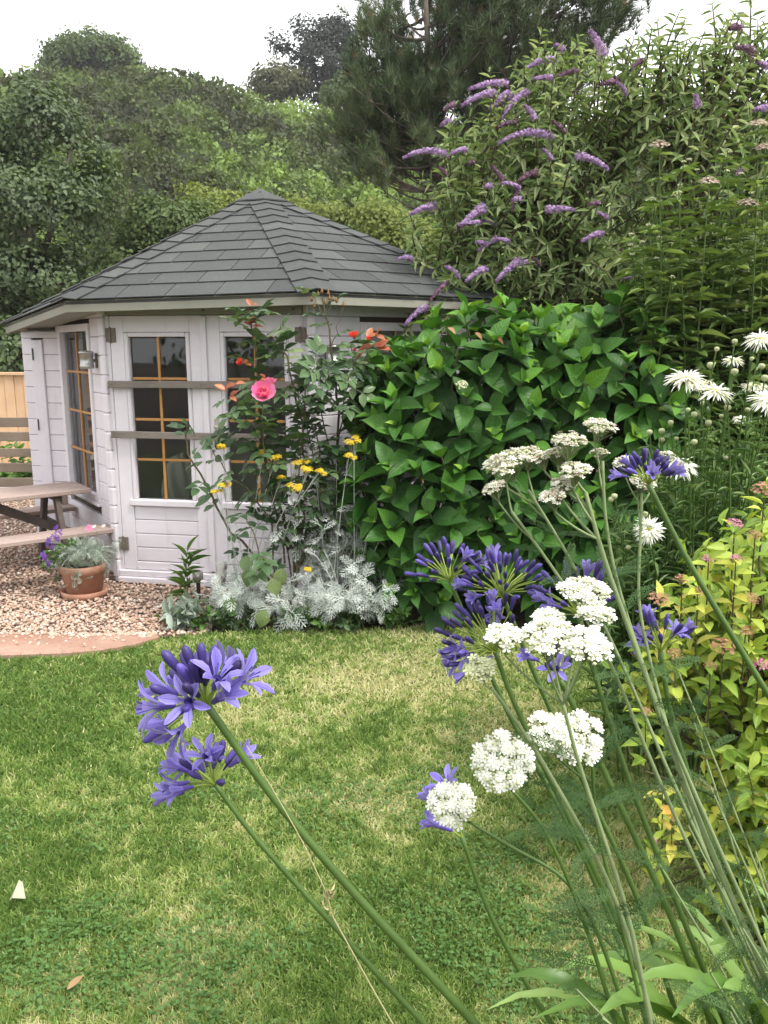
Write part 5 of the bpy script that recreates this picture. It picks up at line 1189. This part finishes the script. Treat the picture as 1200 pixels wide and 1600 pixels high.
# pale driftwood and a solar stake light at the corner of the bed
b = at(340, 915, 5.0); b[2] = 0
mb = MB(); mb.tube([b + V(-.02, 0, 0), b + V(-.01, 0, .10), b + V(.03, 0, .19), b + V(.045, .01, .28)], [.045, .04, .034, .014], 9)
mb.v = [tuple(np.array(q) + rng.normal(0, .006, 3)) for q in mb.v]
tag(mb.part('driftwood', plain('pale_driftwood', (.38, .34, .30), (.55, .51, .46), 30, .9, .5, .006), None, True), 'pale knobbly driftwood standing in the bed before the door', 'driftwood')
b = at(311, 940, 5.02); b[2] = 0; so_ = thing('stake_light', 'short solar stake light with metal cap beside the driftwood', 'garden light', b)
MB().lathe([(.006, 0), (.012, .05), (.014, .15), (.02, .16)], 10, Matrix.Translation(Vector(b))).part('stake', M['dark'], so_, True); MB().lathe([(.02, .16), (.034, .165), (.034, .205), (.02, .212), (.004, .213)], 14, Matrix.Translation(Vector(b))).part('cap', M['brass'], so_, True)

# ---- terracotta pot
def pot():
    b_ = at(133, 930, 5.2); b_[2] = .004; o = thing('plant_pot', 'terracotta pot of silver foliage and violet flowers on the gravel', 'plant pot', b_); T = Matrix.Translation(Vector(b_))
    MB().lathe([(.115, .0), (.142, .003), (.150, .045), (.143, .047), (.128, .016), (.05, .014)], 32, T).part('saucer', M['terra'], o, True)
    MB().lathe([(.09, .016), (.108, .018), (.138, .165), (.146, .168), (.150, .215), (.146, .220), (.136, .218), (.130, .19), (.05, .185)], 32, T).part('pot', M['terra'], o, True)
    MB().lathe([(.13, .185), (.12, .2), (.06, .21), (.004, .212)], 16, T).part('soil', M['soil'], o, True)
    top = b_ + V(0, 0, .21); mb = MB(); lv = Leaves(); gl = Leaves()
    for _ in range(46):
        d = nrm(V(rng.normal(.25, .7), rng.normal(-.15, .6), rnd(.12, 1.0))); tip = top + d * V(.24, .2, .20) * rnd(.6, 1.05); c = curve(top + d * .02, tip, (0, 0, .05), 6); mb.tube(c, np.linspace(.003, .0018, 6), 4, False); lv.along(c, np.linspace(.3, 1, 9), 1, 55, .07, .05, .3, (0, .8), twist=137, jit=.3)
    for _ in range(20):
        d = nrm(V(rng.normal(-.9, .35), rng.normal(-.2, .45), rnd(-.25, .55))); tip = top + d * V(.27, .2, .22) * rnd(.6, 1.05); c = curve(top, tip, (0, 0, .07), 6); mb.tube(c, np.linspace(.0028, .0015, 6), 4, False); gl.along(c, np.linspace(.3, 1, 8), 2, 55, .035, .02, .1, (0, .6))
    for k in range(4):
        tip = top + V(-.02 + .03 * k, -.165, -.11 + .02 * k); c = curve(top + V(0, -.1, .01), tip, (0, -.05, .05), 6); lv.along(c, np.linspace(.3, 1, 5), 1, 60, .06, .05, .3, (0, .5), twist=137)
    mb.part('stems', M['grey_stem'], o, True); lv.build(o, LOB, M['silver_green'], 120); gl.build(o, [SPI[0]], M['weed'], 0)
    for px, py in ((85, 837), (78, 843), (74, 849), (82, 855), (70, 872), (95, 832), (90, 842), (67, 866), (76, 880), (88, 826)): cluster(at(px, py, 5.02 + rnd(-.03, .05)), (-.3, -.8, .4), .016, 5, .022, FLO5, M['violet'], 'violet_flower', o, .2)
    cluster(at(139, 826, 5.1), (0, -.7, .6), .022, 8, .022, FLO5, M['rose_pink'], 'pink_flower', o, .4)
    for px, py in ((162, 822), (147, 823)): cluster(at(px, py, 5.1), (0, -.5, .8), .012, 6, .013, FLO5, M['white'], 'white_flower', o, .4)
pot()
# ================================================================== FOREGROUND: AGAPANTHUS
PT = [(0, .14), (.25, .22), (.5, .42), (.75, .5), (.93, .30), (1, .05)]
def petal_t(curl, seed):
    v, f, u = leaf_t(PT, .18, 0, .01, seed); y = v[:, 1].copy()
    v[:, 2] -= curl * np.clip(y - .35, 0, 1) ** 1.6; return v, f, u
PETAL = [petal_t(.75, 1), petal_t(.5, 2)]
_pm = {}
def petal_mesh(i, ti):
    if (i, ti) not in _pm: _pm[(i, ti)] = mesh_np('petal', *PETAL[i][:2], M['agap'], PETAL[i][2], ti, True)
    return _pm[(i, ti)]
_tube = {}
def tube_mesh(ti):
    if ti not in _tube: _tube[ti] = MB().lathe([(.0012, -.002), (.0030, .001), (.0040, .010), (.0058, .020)], 8, None, False).mesh('floret', M['agap_bud'], True, .7 + .25 * ti)
    return _tube[ti]
_bud = {}
def bud_mesh(ti):
    if ti not in _bud: _bud[ti] = MB().lathe([(.0014, 0), (.0030, .002), (.0040, .009), (.0056, .020), (.0060, .028), (.0046, .035), (.0012, .039)], 8).mesh('bud', M['agap_bud'], True, ti)
    return _bud[ti]
_an = MB()
for k in range(5):
    a = 1.256 * k; _an.tube([(0, 0, .012), (.004 * math.cos(a), .004 * math.sin(a), .03), (.007 * math.cos(a), .007 * math.sin(a), .040)], [.0004, .0004, .0009], 3)
_an = _an.mesh('stamens', M['agap'], False, .9)
def agapanthus(label, path, rad, fl, scale=1.0, stem_r=.0065, ped=.8):
    """path: world points from the hub down to the ground; fl: list of (direction, 'o' open | 'h' half open | 'b' bud, extra length)"""
    path = np.asarray(path, float); o = thing('agapanthus_stem', label, 'agapanthus', path[-1], 'blue agapanthus stems in the foreground')
    k = len(path); t = np.linspace(0, k - 1, 5 * k); tt = np.array([np.interp(t, np.arange(k), path[:, j]) for j in range(3)]).T
    for _ in range(6): tt[1:-1] = .5 * tt[1:-1] + .25 * (tt[:-2] + tt[2:])
    hub = tt[0]; pb = MB(); mb = MB(); mb.tube(tt, np.concatenate([[stem_r * .95], np.linspace(stem_r * .85, stem_r * 1.15, len(tt) - 1)]), 8)
    up = nrm(tt[0] - tt[2])
    for d, kind, ex in fl:
        d = nrm(np.asarray(d, float)); L_ = rad * ex
        base = hub + d * L_ * ped + up * .004; mid = hub + (d * .5 + up * .12) * L_ * ped
        pb.tube([hub, mid, base], [.0018 * scale, .0014 * scale, .0017 * scale], 5, False)
        s = scale * rnd(.9, 1.1); dd = nrm(d + rng.normal(0, .12, 3) + (V(0, 0, -.15) if kind == 'o' else V(0, 0, .05)))
        Mx = Matrix.Translation(Vector(base)) @ ax_rot(dd) @ Matrix.Rotation(rnd(0, 6.28), 4, 'Z') @ Matrix.Scale(s, 4)
        if kind == 'b': link('bud', bud_mesh(round(float(np.clip(rng.normal(.34, .24), 0, 1)), 1)), o, Mx)
        else:
            f = link('floret', tube_mesh(round(rnd(0, 1), 1)), o, Mx); op = 1.0 if kind == 'o' else .38
            for j in range(6):
                a = 1.0472 * j; el = R(56 if kind == 'o' else 80) + rng.normal(0, .09); q = Matrix.Rotation(a, 4, 'Z') @ Matrix.Translation((0, .0045, .015)) @ Matrix.Rotation(el, 4, 'X') @ Matrix.Diagonal((.0135 * (1 if j % 2 else .85), .036, .036, 1))
                local('petal', petal_mesh((j % 2) if kind == 'o' else 1, round(rnd(0, 1), 1)), f, q)
            if kind == 'o': local('stamens', _an, f, Matrix.Identity(4))
    mb.part('stem', M['green_stem'], o, True); pb.part('flower_stalks', M['lime_stem'], o, True); return o
def px_dir(hub, px, py, d): return at(px, py, d) - hub
def given(hubpx, depth, lst, rad, base_frac=1.0):
    """florets named by where their mouths lie"""
    hub = at(*hubpx, depth); out = []
    for px, py, dd, kd in lst:
        v_ = at(px, py, depth + dd) - hub; out.append((v_, kd, max(.35, (np.linalg.norm(v_) - .02) / rad)))
    return out
def umbel(n, nopen, up, spread=1.15, seed=0, half=.2, lo=.0):
    """buds and florets spread over the upper part of a ball"""
    r = np.random.default_rng(seed); up = nrm(np.asarray(up, float)); e1 = nrm(np.cross(up, V(.2, 1, .3))); e2 = np.cross(up, e1); out = []
    for k in range(n):
        th = lo + (spread - lo) * math.sqrt((k + .5) / n); a = 2.39996 * k + r.normal(0, .15); d = math.cos(th) * up + math.sin(th) * (math.cos(a) * e1 + math.sin(a) * e2)
        kd = 'o' if k >= n - nopen else ('h' if r.random() < half * (k / n) else 'b'); out.append((d, kd, r.uniform(.8, 1.05)))
    return out
def down(px_list, depth, base):
    return [at(px, py, d) for (px, py), d in zip(px_list, depth)] + [V(*base)]
h1 = (325, 1104)
agapanthus('largest violet blue agapanthus head, leaning left on a thick stem', down([h1, (420, 1240), (560, 1405), (745, 1600)], (1.05, 1.05, 1.04, 1.03), (.62, 1.04, 0)), .075,
    given(h1, 1.05, [(345, 1062, -.035, 'o'), (388, 1062, -.01, 'o'), (288, 1093, -.045, 'o'), (238, 1108, -.02, 'o'), (272, 1155, -.04, 'o'), (252, 1075, .03, 'o'), (362, 1045, .03, 'o'), (300, 1075, .05, 'o'), (252, 1140, .01, 'h'),
        (268, 1032, .0, 'b'), (283, 1034, .02, 'b'), (296, 1026, -.01, 'b'), (316, 1020, .0, 'b'), (339, 1026, .02, 'b'), (288, 1050, -.02, 'b'), (303, 1048, -.03, 'b'), (313, 1042, .03, 'b'), (275, 1060, .03, 'b'), (305, 1082, -.05, 'b'), (322, 1050, -.02, 'b'), (300, 1106, -.04, 'b'), (247, 1085, -.04, 'b'), (347, 1098, -.035, 'h'), (365, 1045, -.01, 'b'), (232, 1160, .0, 'b'), (328, 1040, .04, 'b'), (280, 1120, .03, 'b')], .075), 1.12, .0062)
h2 = (337, 1226)
agapanthus('smaller agapanthus head hanging just below the largest one', down([h2, (390, 1300), (520, 1445), (660, 1600)], (1.14, 1.14, 1.13, 1.12), (.55, 1.12, 0)), .07,
    given(h2, 1.14, [(322, 1170, -.03, 'o'), (265, 1225, -.02, 'o'), (290, 1190, .02, 'o'), (262, 1250, .02, 'h'), (285, 1195, -.04, 'b'), (270, 1197, -.02, 'h'), (300, 1215, -.04, 'b'), (276, 1238, -.04, 'h'), (345, 1225, -.05, 'b'), (352, 1168, .0, 'b'), (340, 1172, .02, 'b'), (370, 1170, .02, 'b'), (380, 1180, .0, 'h'), (365, 1185, .03, 'b'), (335, 1185, -.03, 'h'), (318, 1180, .04, 'b'), (310, 1200, .05, 'b')], .07), .9, .0044)
h3 = (703, 908)
agapanthus('agapanthus bud cluster with one open flower, highest at the lawn edge', down([h3, (735, 985), (800, 1130), (935, 1370)], (1.42, 1.42, 1.40, 1.36), (.62, 1.3, 0)), .055,
    [((.8, -.3, .55), 'o', 1.05)] + umbel(24, 0, (-.25, -.15, 1), 1.25, 3, .12), .66, .0046, .95)
h4 = (786, 932)
agapanthus('dense agapanthus bud head with green flower stalks, right of the highest cluster', down([h4, (815, 1005), (890, 1180), (1010, 1420)], (1.36, 1.36, 1.34, 1.30), (.66, 1.26, 0)), .065,
    umbel(46, 0, (-.15, -.1, 1), 1.35, 5, .10) + [((-.3, -.9, -.25), 'o', .8)], .64, .0046, .95)
h5 = (775, 1020)
agapanthus('half open agapanthus head above the lawn, left of the white yarrow', down([h5, (795, 1080), (850, 1200), (990, 1480)], (1.28, 1.28, 1.26, 1.2), (.60, 1.15, 0)), .085,
    given(h5, 1.28, [(705, 1012, -.03, 'o'), (690, 1030, .0, 'o'), (722, 1025, -.04, 'o'), (700, 1045, .02, 'o'), (720, 1062, -.02, 'h')], .085) + umbel(34, 0, (-.75, -.35, .8), 1.05, 7, .12), .70, .0046, .9)
h6 = (905, 962)
agapanthus('agapanthus head mostly hidden behind the brightest white yarrow', down([h6, (930, 1060), (985, 1230), (1085, 1480)], (1.24, 1.24, 1.22, 1.18), (.78, 1.15, 0)), .075,
    given(h6, 1.24, [(855, 945, .0, 'o'), (845, 935, .03, 'h'), (835, 912, .02, 'b'), (890, 890, .02, 'b'), (905, 888, .04, 'b'), (938, 893, .02, 'h'), (948, 902, .0, 'b'), (880, 895, .03, 'b'), (920, 890, .0, 'h'), (860, 965, .03, 'o')], .075) + umbel(14, 0, (0, .1, 1), 1.3, 9, .15), .72, .0046, .85)
h7 = (1013, 756)
agapanthus('agapanthus bud head standing tallest, in front of the white daisies', down([h7, (1065, 860), (1130, 970), (1215, 1110), (1400, 1400)], (1.3, 1.29, 1.27, 1.25, 1.22), (1.08, 1.18, 0)), .036,
    umbel(24, 0, (-.05, -.1, 1), 1.15, 11, .12) + [((-.95, -.2, .25), 'h', 1.1), ((.8, -.3, .35), 'h', .9)], .60, .0050, .9)
h8 = (1032, 1018)
agapanthus('sparse agapanthus head with two open flowers before the golden spirea', down([h8, (1045, 1110), (1090, 1260), (1170, 1480)], (1.34, 1.33, 1.3, 1.26), (.92, 1.22, 0)), .05,
    given(h8, 1.34, [(1062, 985, -.02, 'o'), (1003, 1000, -.02, 'o'), (1080, 978, .0, 'h'), (1045, 962, .02, 'b'), (1035, 998, -.04, 'b'), (1025, 965, .03, 'b'), (1005, 958, .02, 'b')], .05) + umbel(6, 0, (0, 0, 1), 1.2, 13), .78, .0052)
h9 = (875, 1062)
agapanthus('single open agapanthus flower dangling beneath the white yarrow heads', down([h9, (905, 1120), (960, 1240), (1065, 1460)], (1.2, 1.2, 1.18, 1.15), (.72, 1.1, 0)), .05,
    given(h9, 1.2, [(870, 1040, -.03, 'o'), (822, 1018, -.02, 'h'), (868, 1005, .0, 'b'), (885, 1030, .03, 'b')], .05) + umbel(4, 0, (0, 0, 1), 1.0, 15), .78, .005)
h10 = (722, 1308)
agapanthus('low agapanthus hidden behind a white yarrow head, two blue flowers peeping out', down([h10, (760, 1420), (810, 1515), (855, 1595)], (1.16, 1.15, 1.14, 1.13), (.66, 1.1, 0)), .06,
    given(h10, 1.16, [(702, 1215, .0, 'o'), (700, 1298, .0, 'h'), (680, 1245, .03, 'h'), (705, 1255, .04, 'b')], .06), .95, .0042)

# strap leaves of the clump
def straps():
    base = V(.68, 1.17, 0); o = thing('agapanthus_leaves', 'pale green strap leaves arching out at the bottom right', 'plant', base)
    tips = [((760, 1578), .98, .022), ((790, 1528), 1.12, .024), ((865, 1520), 1.05, .026), ((905, 1462), 1.22, .022), ((905, 1512), 1.16, .024), ((1022, 1436), 1.34, .021), ((1040, 1400), 1.42, .018), ((830, 1592), .95, .028), ((1150, 1370), 1.35, .022), ((980, 1540), 1.05, .028), ((1100, 1480), 1.2, .026), ((1190, 1430), 1.22, .024), ((930, 1590), .93, .028), ((1120, 1560), .98, .028), ((1195, 1520), 1.05, .026), ((1050, 1590), .92, .026), ((1000, 1490), 1.22, .024)]
    for (px, py), d, wd in tips:
        tip = at(px, py, d); st = base + V(rng.normal(.06, .07), rng.normal(0, .06), 0); k = 11; c = curve(st, tip, V(0, 0, .16 + .10 * np.linalg.norm(tip[:2] - st[:2])) + rng.normal(0, .015, 3), k)
        tan = nrm(np.gradient(c, axis=0)); side = nrm(np.cross(tan, V(0, 0, 1)) + V(0, 0, rnd(-.3, .3))); nn = np.cross(side, tan); v = []; uv = []; f = []
        for i in range(k):
            u = i / (k - 1); hw = wd * .8 * (min(1, .55 + u * 1.2) if u < .5 else max(.02, 1.0 - ((u - .5) / .5) ** 2.2)); v += [c[i] - side[i] * hw + nn[i] * hw * .4, c[i], c[i] + side[i] * hw + nn[i] * hw * .4]; uv += [(-1, u), (0, u), (1, u)]
            if i: a, b_ = 3 * (i - 1), 3 * i; f += [(a, a + 1, b_ + 1, b_), (a + 1, a + 2, b_ + 2, b_ + 1)]
        link('leaf', mesh_np('leaf', v, f, M['strap'], uv, rnd(0, 1), True), o)
straps()

# ================================================================== YARROW
def yarrow(label, stem, depth, heads, base, mat='white', leaves=(), stem_r=.0028, smat='pale_stem', dusk=False):
    """stem: pixels from the top fork down; heads: (px, py, depth, radius, axis)"""
    W = [at(px, py, d) for (px, py), d in zip(stem, depth)] + [V(*base)]; o = thing('yarrow_stem', label, 'yarrow', W[-1], 'yarrow stems in the foreground'); mb = MB()
    W = np.array(W); k = len(W); t = np.linspace(0, k - 1, 4 * k); C = np.array([np.interp(t, np.arange(k), W[:, j]) for j in range(3)]).T
    for _ in range(4): C[1:-1] = .5 * C[1:-1] + .25 * (C[:-2] + C[2:])
    mb.tube(C, np.linspace(stem_r * .8, stem_r * 1.25, len(C)), 7)
    for px, py, d, r, ax in heads:
        p = at(px, py, d); ax = nrm(V(*ax)); n = int(np.clip(95 * (r / .03) ** 2, 22, 210)); hd, P = cluster(p, ax, r, n, .0115 if not dusk else .0088, FLO5, M[mat], 'flower_head', o, .28, (0, 1), lump=.26)
        cluster(p - ax * .004, ax, r * .95, n // 2, .0046, BLOB[1], M['cream'], 'calyx', None, .28)[0].parent = hd
        j = p - ax * min(.05, 1.0 * r + .012); lo_ = np.where(C[:, 2] < j[2] - .035)[0]; i = int(lo_[0]) if len(lo_) and len(heads) > 1 else 0; mb.tube(np.vstack([curve(C[i], j, (0, 0, -.004), 5), (p - ax * r * .5)[None]]), np.linspace(stem_r * .62, stem_r * .42, 6), 5, False)
        for q in P[:: max(1, n // 22)]: mb.tube([j + (p - j) * rnd(.0, .5), q - ax * .003], [.0009, .0006], 3, False)
    mb.part('stem', M[smat], o, True); lv = Leaves()
    for tpos, L_, az in leaves:
        p = C[int(tpos * (len(C) - 1))]; lv.add(p, nrm(V(math.cos(az), math.sin(az) * .6 - .1, rnd(.15, .7))), V(0, -.5, 1) + rng.normal(0, .3, 3), L_, L_ * .62, rnd(0, 1))
    if leaves: lv.build(o, FEA, M['yarrow_leaf'], 60, name='feathery_leaf'); 
    return o
UPL = lambda n, a, b_, L_: [(rnd(a, b_), L_ * rnd(.7, 1.2), rnd(0, 6.28)) for _ in range(n)]
yarrow('brightest white yarrow, six flat heads in the middle right', [(880, 1100), (900, 1180), (940, 1300), (1000, 1480)], (.95, .95, .94, .93),
       [(914, 917, .99, .033, (0, -.15, 1)), (932, 953, .95, .023, (.1, -.2, 1)), (856, 960, .98, .021, (-.1, -.1, 1)), (786, 988, .94, .023, (-.15, -.3, 1)), (860, 990, .93, .034, (0, -.25, 1)), (921, 1003, .90, .027, (.1, -.5, 1))], (.5, .92, 0), leaves=UPL(7, .25, .85, .09))
yarrow('round white yarrow head on its own, lowest but one, above the lawn', [(800, 1235), (850, 1290), (900, 1400), (965, 1600)], (1.0, 1.0, 1.0, .99), [(785, 1187, .98, .040, (-.1, -.85, .75))], (.5, .97, 0), leaves=UPL(8, .05, .8, .085), smat='green_stem')
yarrow('white yarrow with two joined heads beside the lone round one', [(925, 1180), (930, 1290), (960, 1400), (1010, 1600)], (1.02, 1.02, 1.0, .98), [(858, 1140, 1.02, .030, (-.1, -.6, 1)), (905, 1150, 1.0, .036, (.1, -.75, .9))], (.55, .95, 0), leaves=UPL(9, .1, .85, .10), smat='green_stem')
yarrow('lowest white yarrow head, over the blue flowers on the lawn', [(735, 1285), (800, 1325), (880, 1365), (930, 1440), (985, 1600)], (1.05, 1.04, 1.02, 1.0, .98), [(705, 1254, 1.05, .033, (-.2, -.8, .8))], (.52, .96, 0), leaves=UPL(5, .2, .9, .08), smat='green_stem')
yarrow('small greenish white yarrow head in bud over the lawn', [(768, 1075), (830, 1160), (900, 1280), (985, 1440)], (.95, .96, .96, .95), [(750, 1042, .95, .018, (-.3, -.6, 1))], (.56, .93, 0), 'cream', UPL(4, .2, .8, .08))
yarrow('flat topped creamy yarrow leaning left before the hydrangea', [(800, 800), (870, 895), (950, 1020), (1020, 1200), (1130, 1440)], (1.22, 1.22, 1.2, 1.17, 1.12), [(770, 758, 1.22, .019, (-.4, -.2, 1)), (785, 730, 1.23, .018, (-.3, -.2, 1))], (.9, 1.1, 0), 'yarrow_dusk', UPL(8, .1, .6, .07), dusk=True)
yarrow('wide creamy yarrow head, flat like a table before the hydrangea', [(825, 765), (890, 870), (970, 1030), (1050, 1220), (1160, 1460)], (1.26, 1.25, 1.23, 1.18, 1.12), [(800, 712, 1.26, .034, (-.1, -.15, 1)), (830, 703, 1.28, .024, (.1, -.1, 1)), (770, 722, 1.26, .018, (-.3, -.2, 1))], (.92, 1.1, 0), 'yarrow_dusk', UPL(8, .1, .6, .07), dusk=True)
yarrow('thick stemmed creamy yarrow with several heads behind the bright white ones', [(915, 770), (945, 880), (1000, 1030), (1060, 1200), (1150, 1430)], (1.2, 1.19, 1.17, 1.14, 1.1), [(890, 684, 1.2, .028, (0, -.1, 1)), (868, 703, 1.22, .020, (-.2, -.1, 1)), (900, 730, 1.18, .024, (0, -.3, 1)), (862, 772, 1.18, .020, (-.3, -.3, 1)), (880, 752, 1.2, .02, (-.1, -.3, 1)), (845, 710, 1.22, .016, (-.3, -.1, 1))], (.92, 1.05, 0), 'yarrow_dusk', UPL(12, .08, .7, .08), .0040, dusk=True)
yarrow('highest creamy yarrow head on a straight thin stem', [(942, 720), (944, 800), (960, 900), (1010, 1060), (1110, 1300)], (1.24, 1.23, 1.21, 1.17, 1.1), [(938, 662, 1.24, .026, (.1, -.3, 1)), (937, 704, 1.26, .015, (0, 0, 1))], (.92, 1.05, 0), 'yarrow_dusk', UPL(6, .2, .7, .07), dusk=True)
yarrow('creamy yarrow head half hidden by the tallest blue bud head', [(1003, 770), (1000, 860), (995, 950), (1040, 1130), (1110, 1380)], (1.36, 1.35, 1.32, 1.25, 1.15), [(975, 718, 1.38, .020, (-.2, -.2, 1)), (1005, 750, 1.36, .022, (.1, -.4, 1)), (1045, 708, 1.4, .016, (.3, -.1, 1))], (.9, 1.05, 0), 'yarrow_dusk', UPL(4, .3, .8, .07), dusk=True)
# ferny yarrow growth at the bottom right
def ferny():
    base = V(.85, .98, 0); o = thing('yarrow_foliage', 'dark green ferny yarrow growth at the bottom right corner', 'plant', base); mb = MB(); lv = Leaves()
    for (px, py), d in (((1085, 1130), 1.3), ((1110, 1230), 1.2), ((1075, 1290), 1.15), ((1180, 1330), 1.15), ((1160, 1450), 1.05), ((1110, 1520), .98), ((900, 1545), .92), ((940, 1590), .9), ((1190, 1560), .95), ((1030, 1350), 1.1), ((1140, 1580), .92), ((1195, 1240), 1.2), ((1060, 1050), 1.34)):
        tip = at(px, py, d); c = curve(base + V(rng.normal(0, .08), rng.normal(0, .05), 0), tip, (0, 0, .05), 7); mb.tube(c, np.linspace(.003, .0016, 7), 5, False)
        lv.along(c, np.linspace(.45, 1, 9), 1, 50, .085, .055, .25, (0, 1), twist=137, jit=.3)
    mb.part('stems', M['pale_stem'], o, True); lv.build(o, FEA, M['yarrow_leaf'], 120, name='feathery_leaf')
ferny()

# ================================================================== LITTER ON THE LAWN, DRY STALK
c = at(32, 1420, 2.13); c[2] = .03
v = [c + V(-.025, -.012, 0), c + V(.022, -.008, .006), c + V(.008, .012, .045), c + V(-.004, .016, .05), c + V(.0, .03, .01), c + V(-.01, -.022, .018)]
me = mesh_np('fallen_petal', v, [(0, 5, 3), (5, 1, 2), (5, 2, 3), (1, 4, 2), (2, 4, 3), (0, 3, 4)], M['petal_pale']); tag(link('fallen_petal', me), 'pale cream fallen petal on the lawn at the left edge', 'petal')
c = at(107, 1566, 1.78); c[2] = .034
lm = leaf_t([(0, .1), (.3, .45), (.6, .4), (.85, .2), (1, .02)], .5, -.3, .03, 4); me = mesh_np('fallen_leaf', lm[0], lm[1], M['dry'], lm[2], .6, True)
tag(link('fallen_leaf', me, None, m4(orient(V(.7, .6, .15)[None], V(.1, -.3, 1)[None], .020, .042)[0], c)), 'curled brown dead leaf on the lawn at the bottom left', 'leaf')
mb = MB(); pp = [(385, 1165), (430, 1240), (470, 1310), (510, 1395), (522, 1440)]; C = np.array([at(px, py, 1.0) for px, py in pp] + [V(.35, .98, .0)]); t = np.linspace(0, 5, 18); C = np.array([np.interp(t, np.arange(6), C[:, j]) for j in range(3)]).T
dry = thing('dry_grass_stalk', 'thin straw coloured grass stalk crossing the thick agapanthus stem', 'grass stalk', C[-1]); mb.tube(C, np.linspace(.0006, .0012, 18), 4); 
mb.part('stalk', M['straw'], dry, True); P = np.array([at(515 + rng.normal(0, 3), rnd(1385, 1425), 1.0) for _ in range(16)]); S = rng.uniform(.008, .014, 16)
link('seed_head', mass_mesh('seed_head', QL, orient(rng.normal(0, .4, (16, 3)) + V(0, 0, 1), rng.normal(0, 1, (16, 3)), S * .4, S), P, M['straw'], None), dry)

b = at(82, 826, 5.9); b[2] = 0
tv, tf, _ = blob(4, 2, .08); tag(link('pale_stone', mesh_np('pale_stone', tv @ np.diag([.16, .10, .09]) + b + V(0, 0, .03), tf, plain('pale_limestone', (.50, .48, .45), (.62, .60, .57), 20, .9, .3, .01), smooth=True)), 'rounded pale stone on the gravel under the picnic table end', 'stone')

# ================================================================== AIR
hz = MB().add([(x, y, z) for z in (-1.03, 40) for x, y in ((-520, -80), (520, -80), (520, 920), (-520, 920))], [(3, 2, 1, 0), (4, 5, 6, 7), (0, 1, 5, 4), (1, 2, 6, 5), (2, 3, 7, 6), (3, 0, 4, 7)])
m, t, o = newmat('summer_haze'); pv = N(t, 'ShaderNodeVolumePrincipled'); pv.inputs['Color'].default_value = (.96, .97, .98, 1); pv.inputs['Density'].default_value = .0008; pv.inputs['Anisotropy'].default_value = .2
t.links.new(pv.outputs[0], o.inputs['Volume'])
tag(hz.part('haze', m), 'thin pale summer haze over the garden and hill', 'haze', kind='stuff')
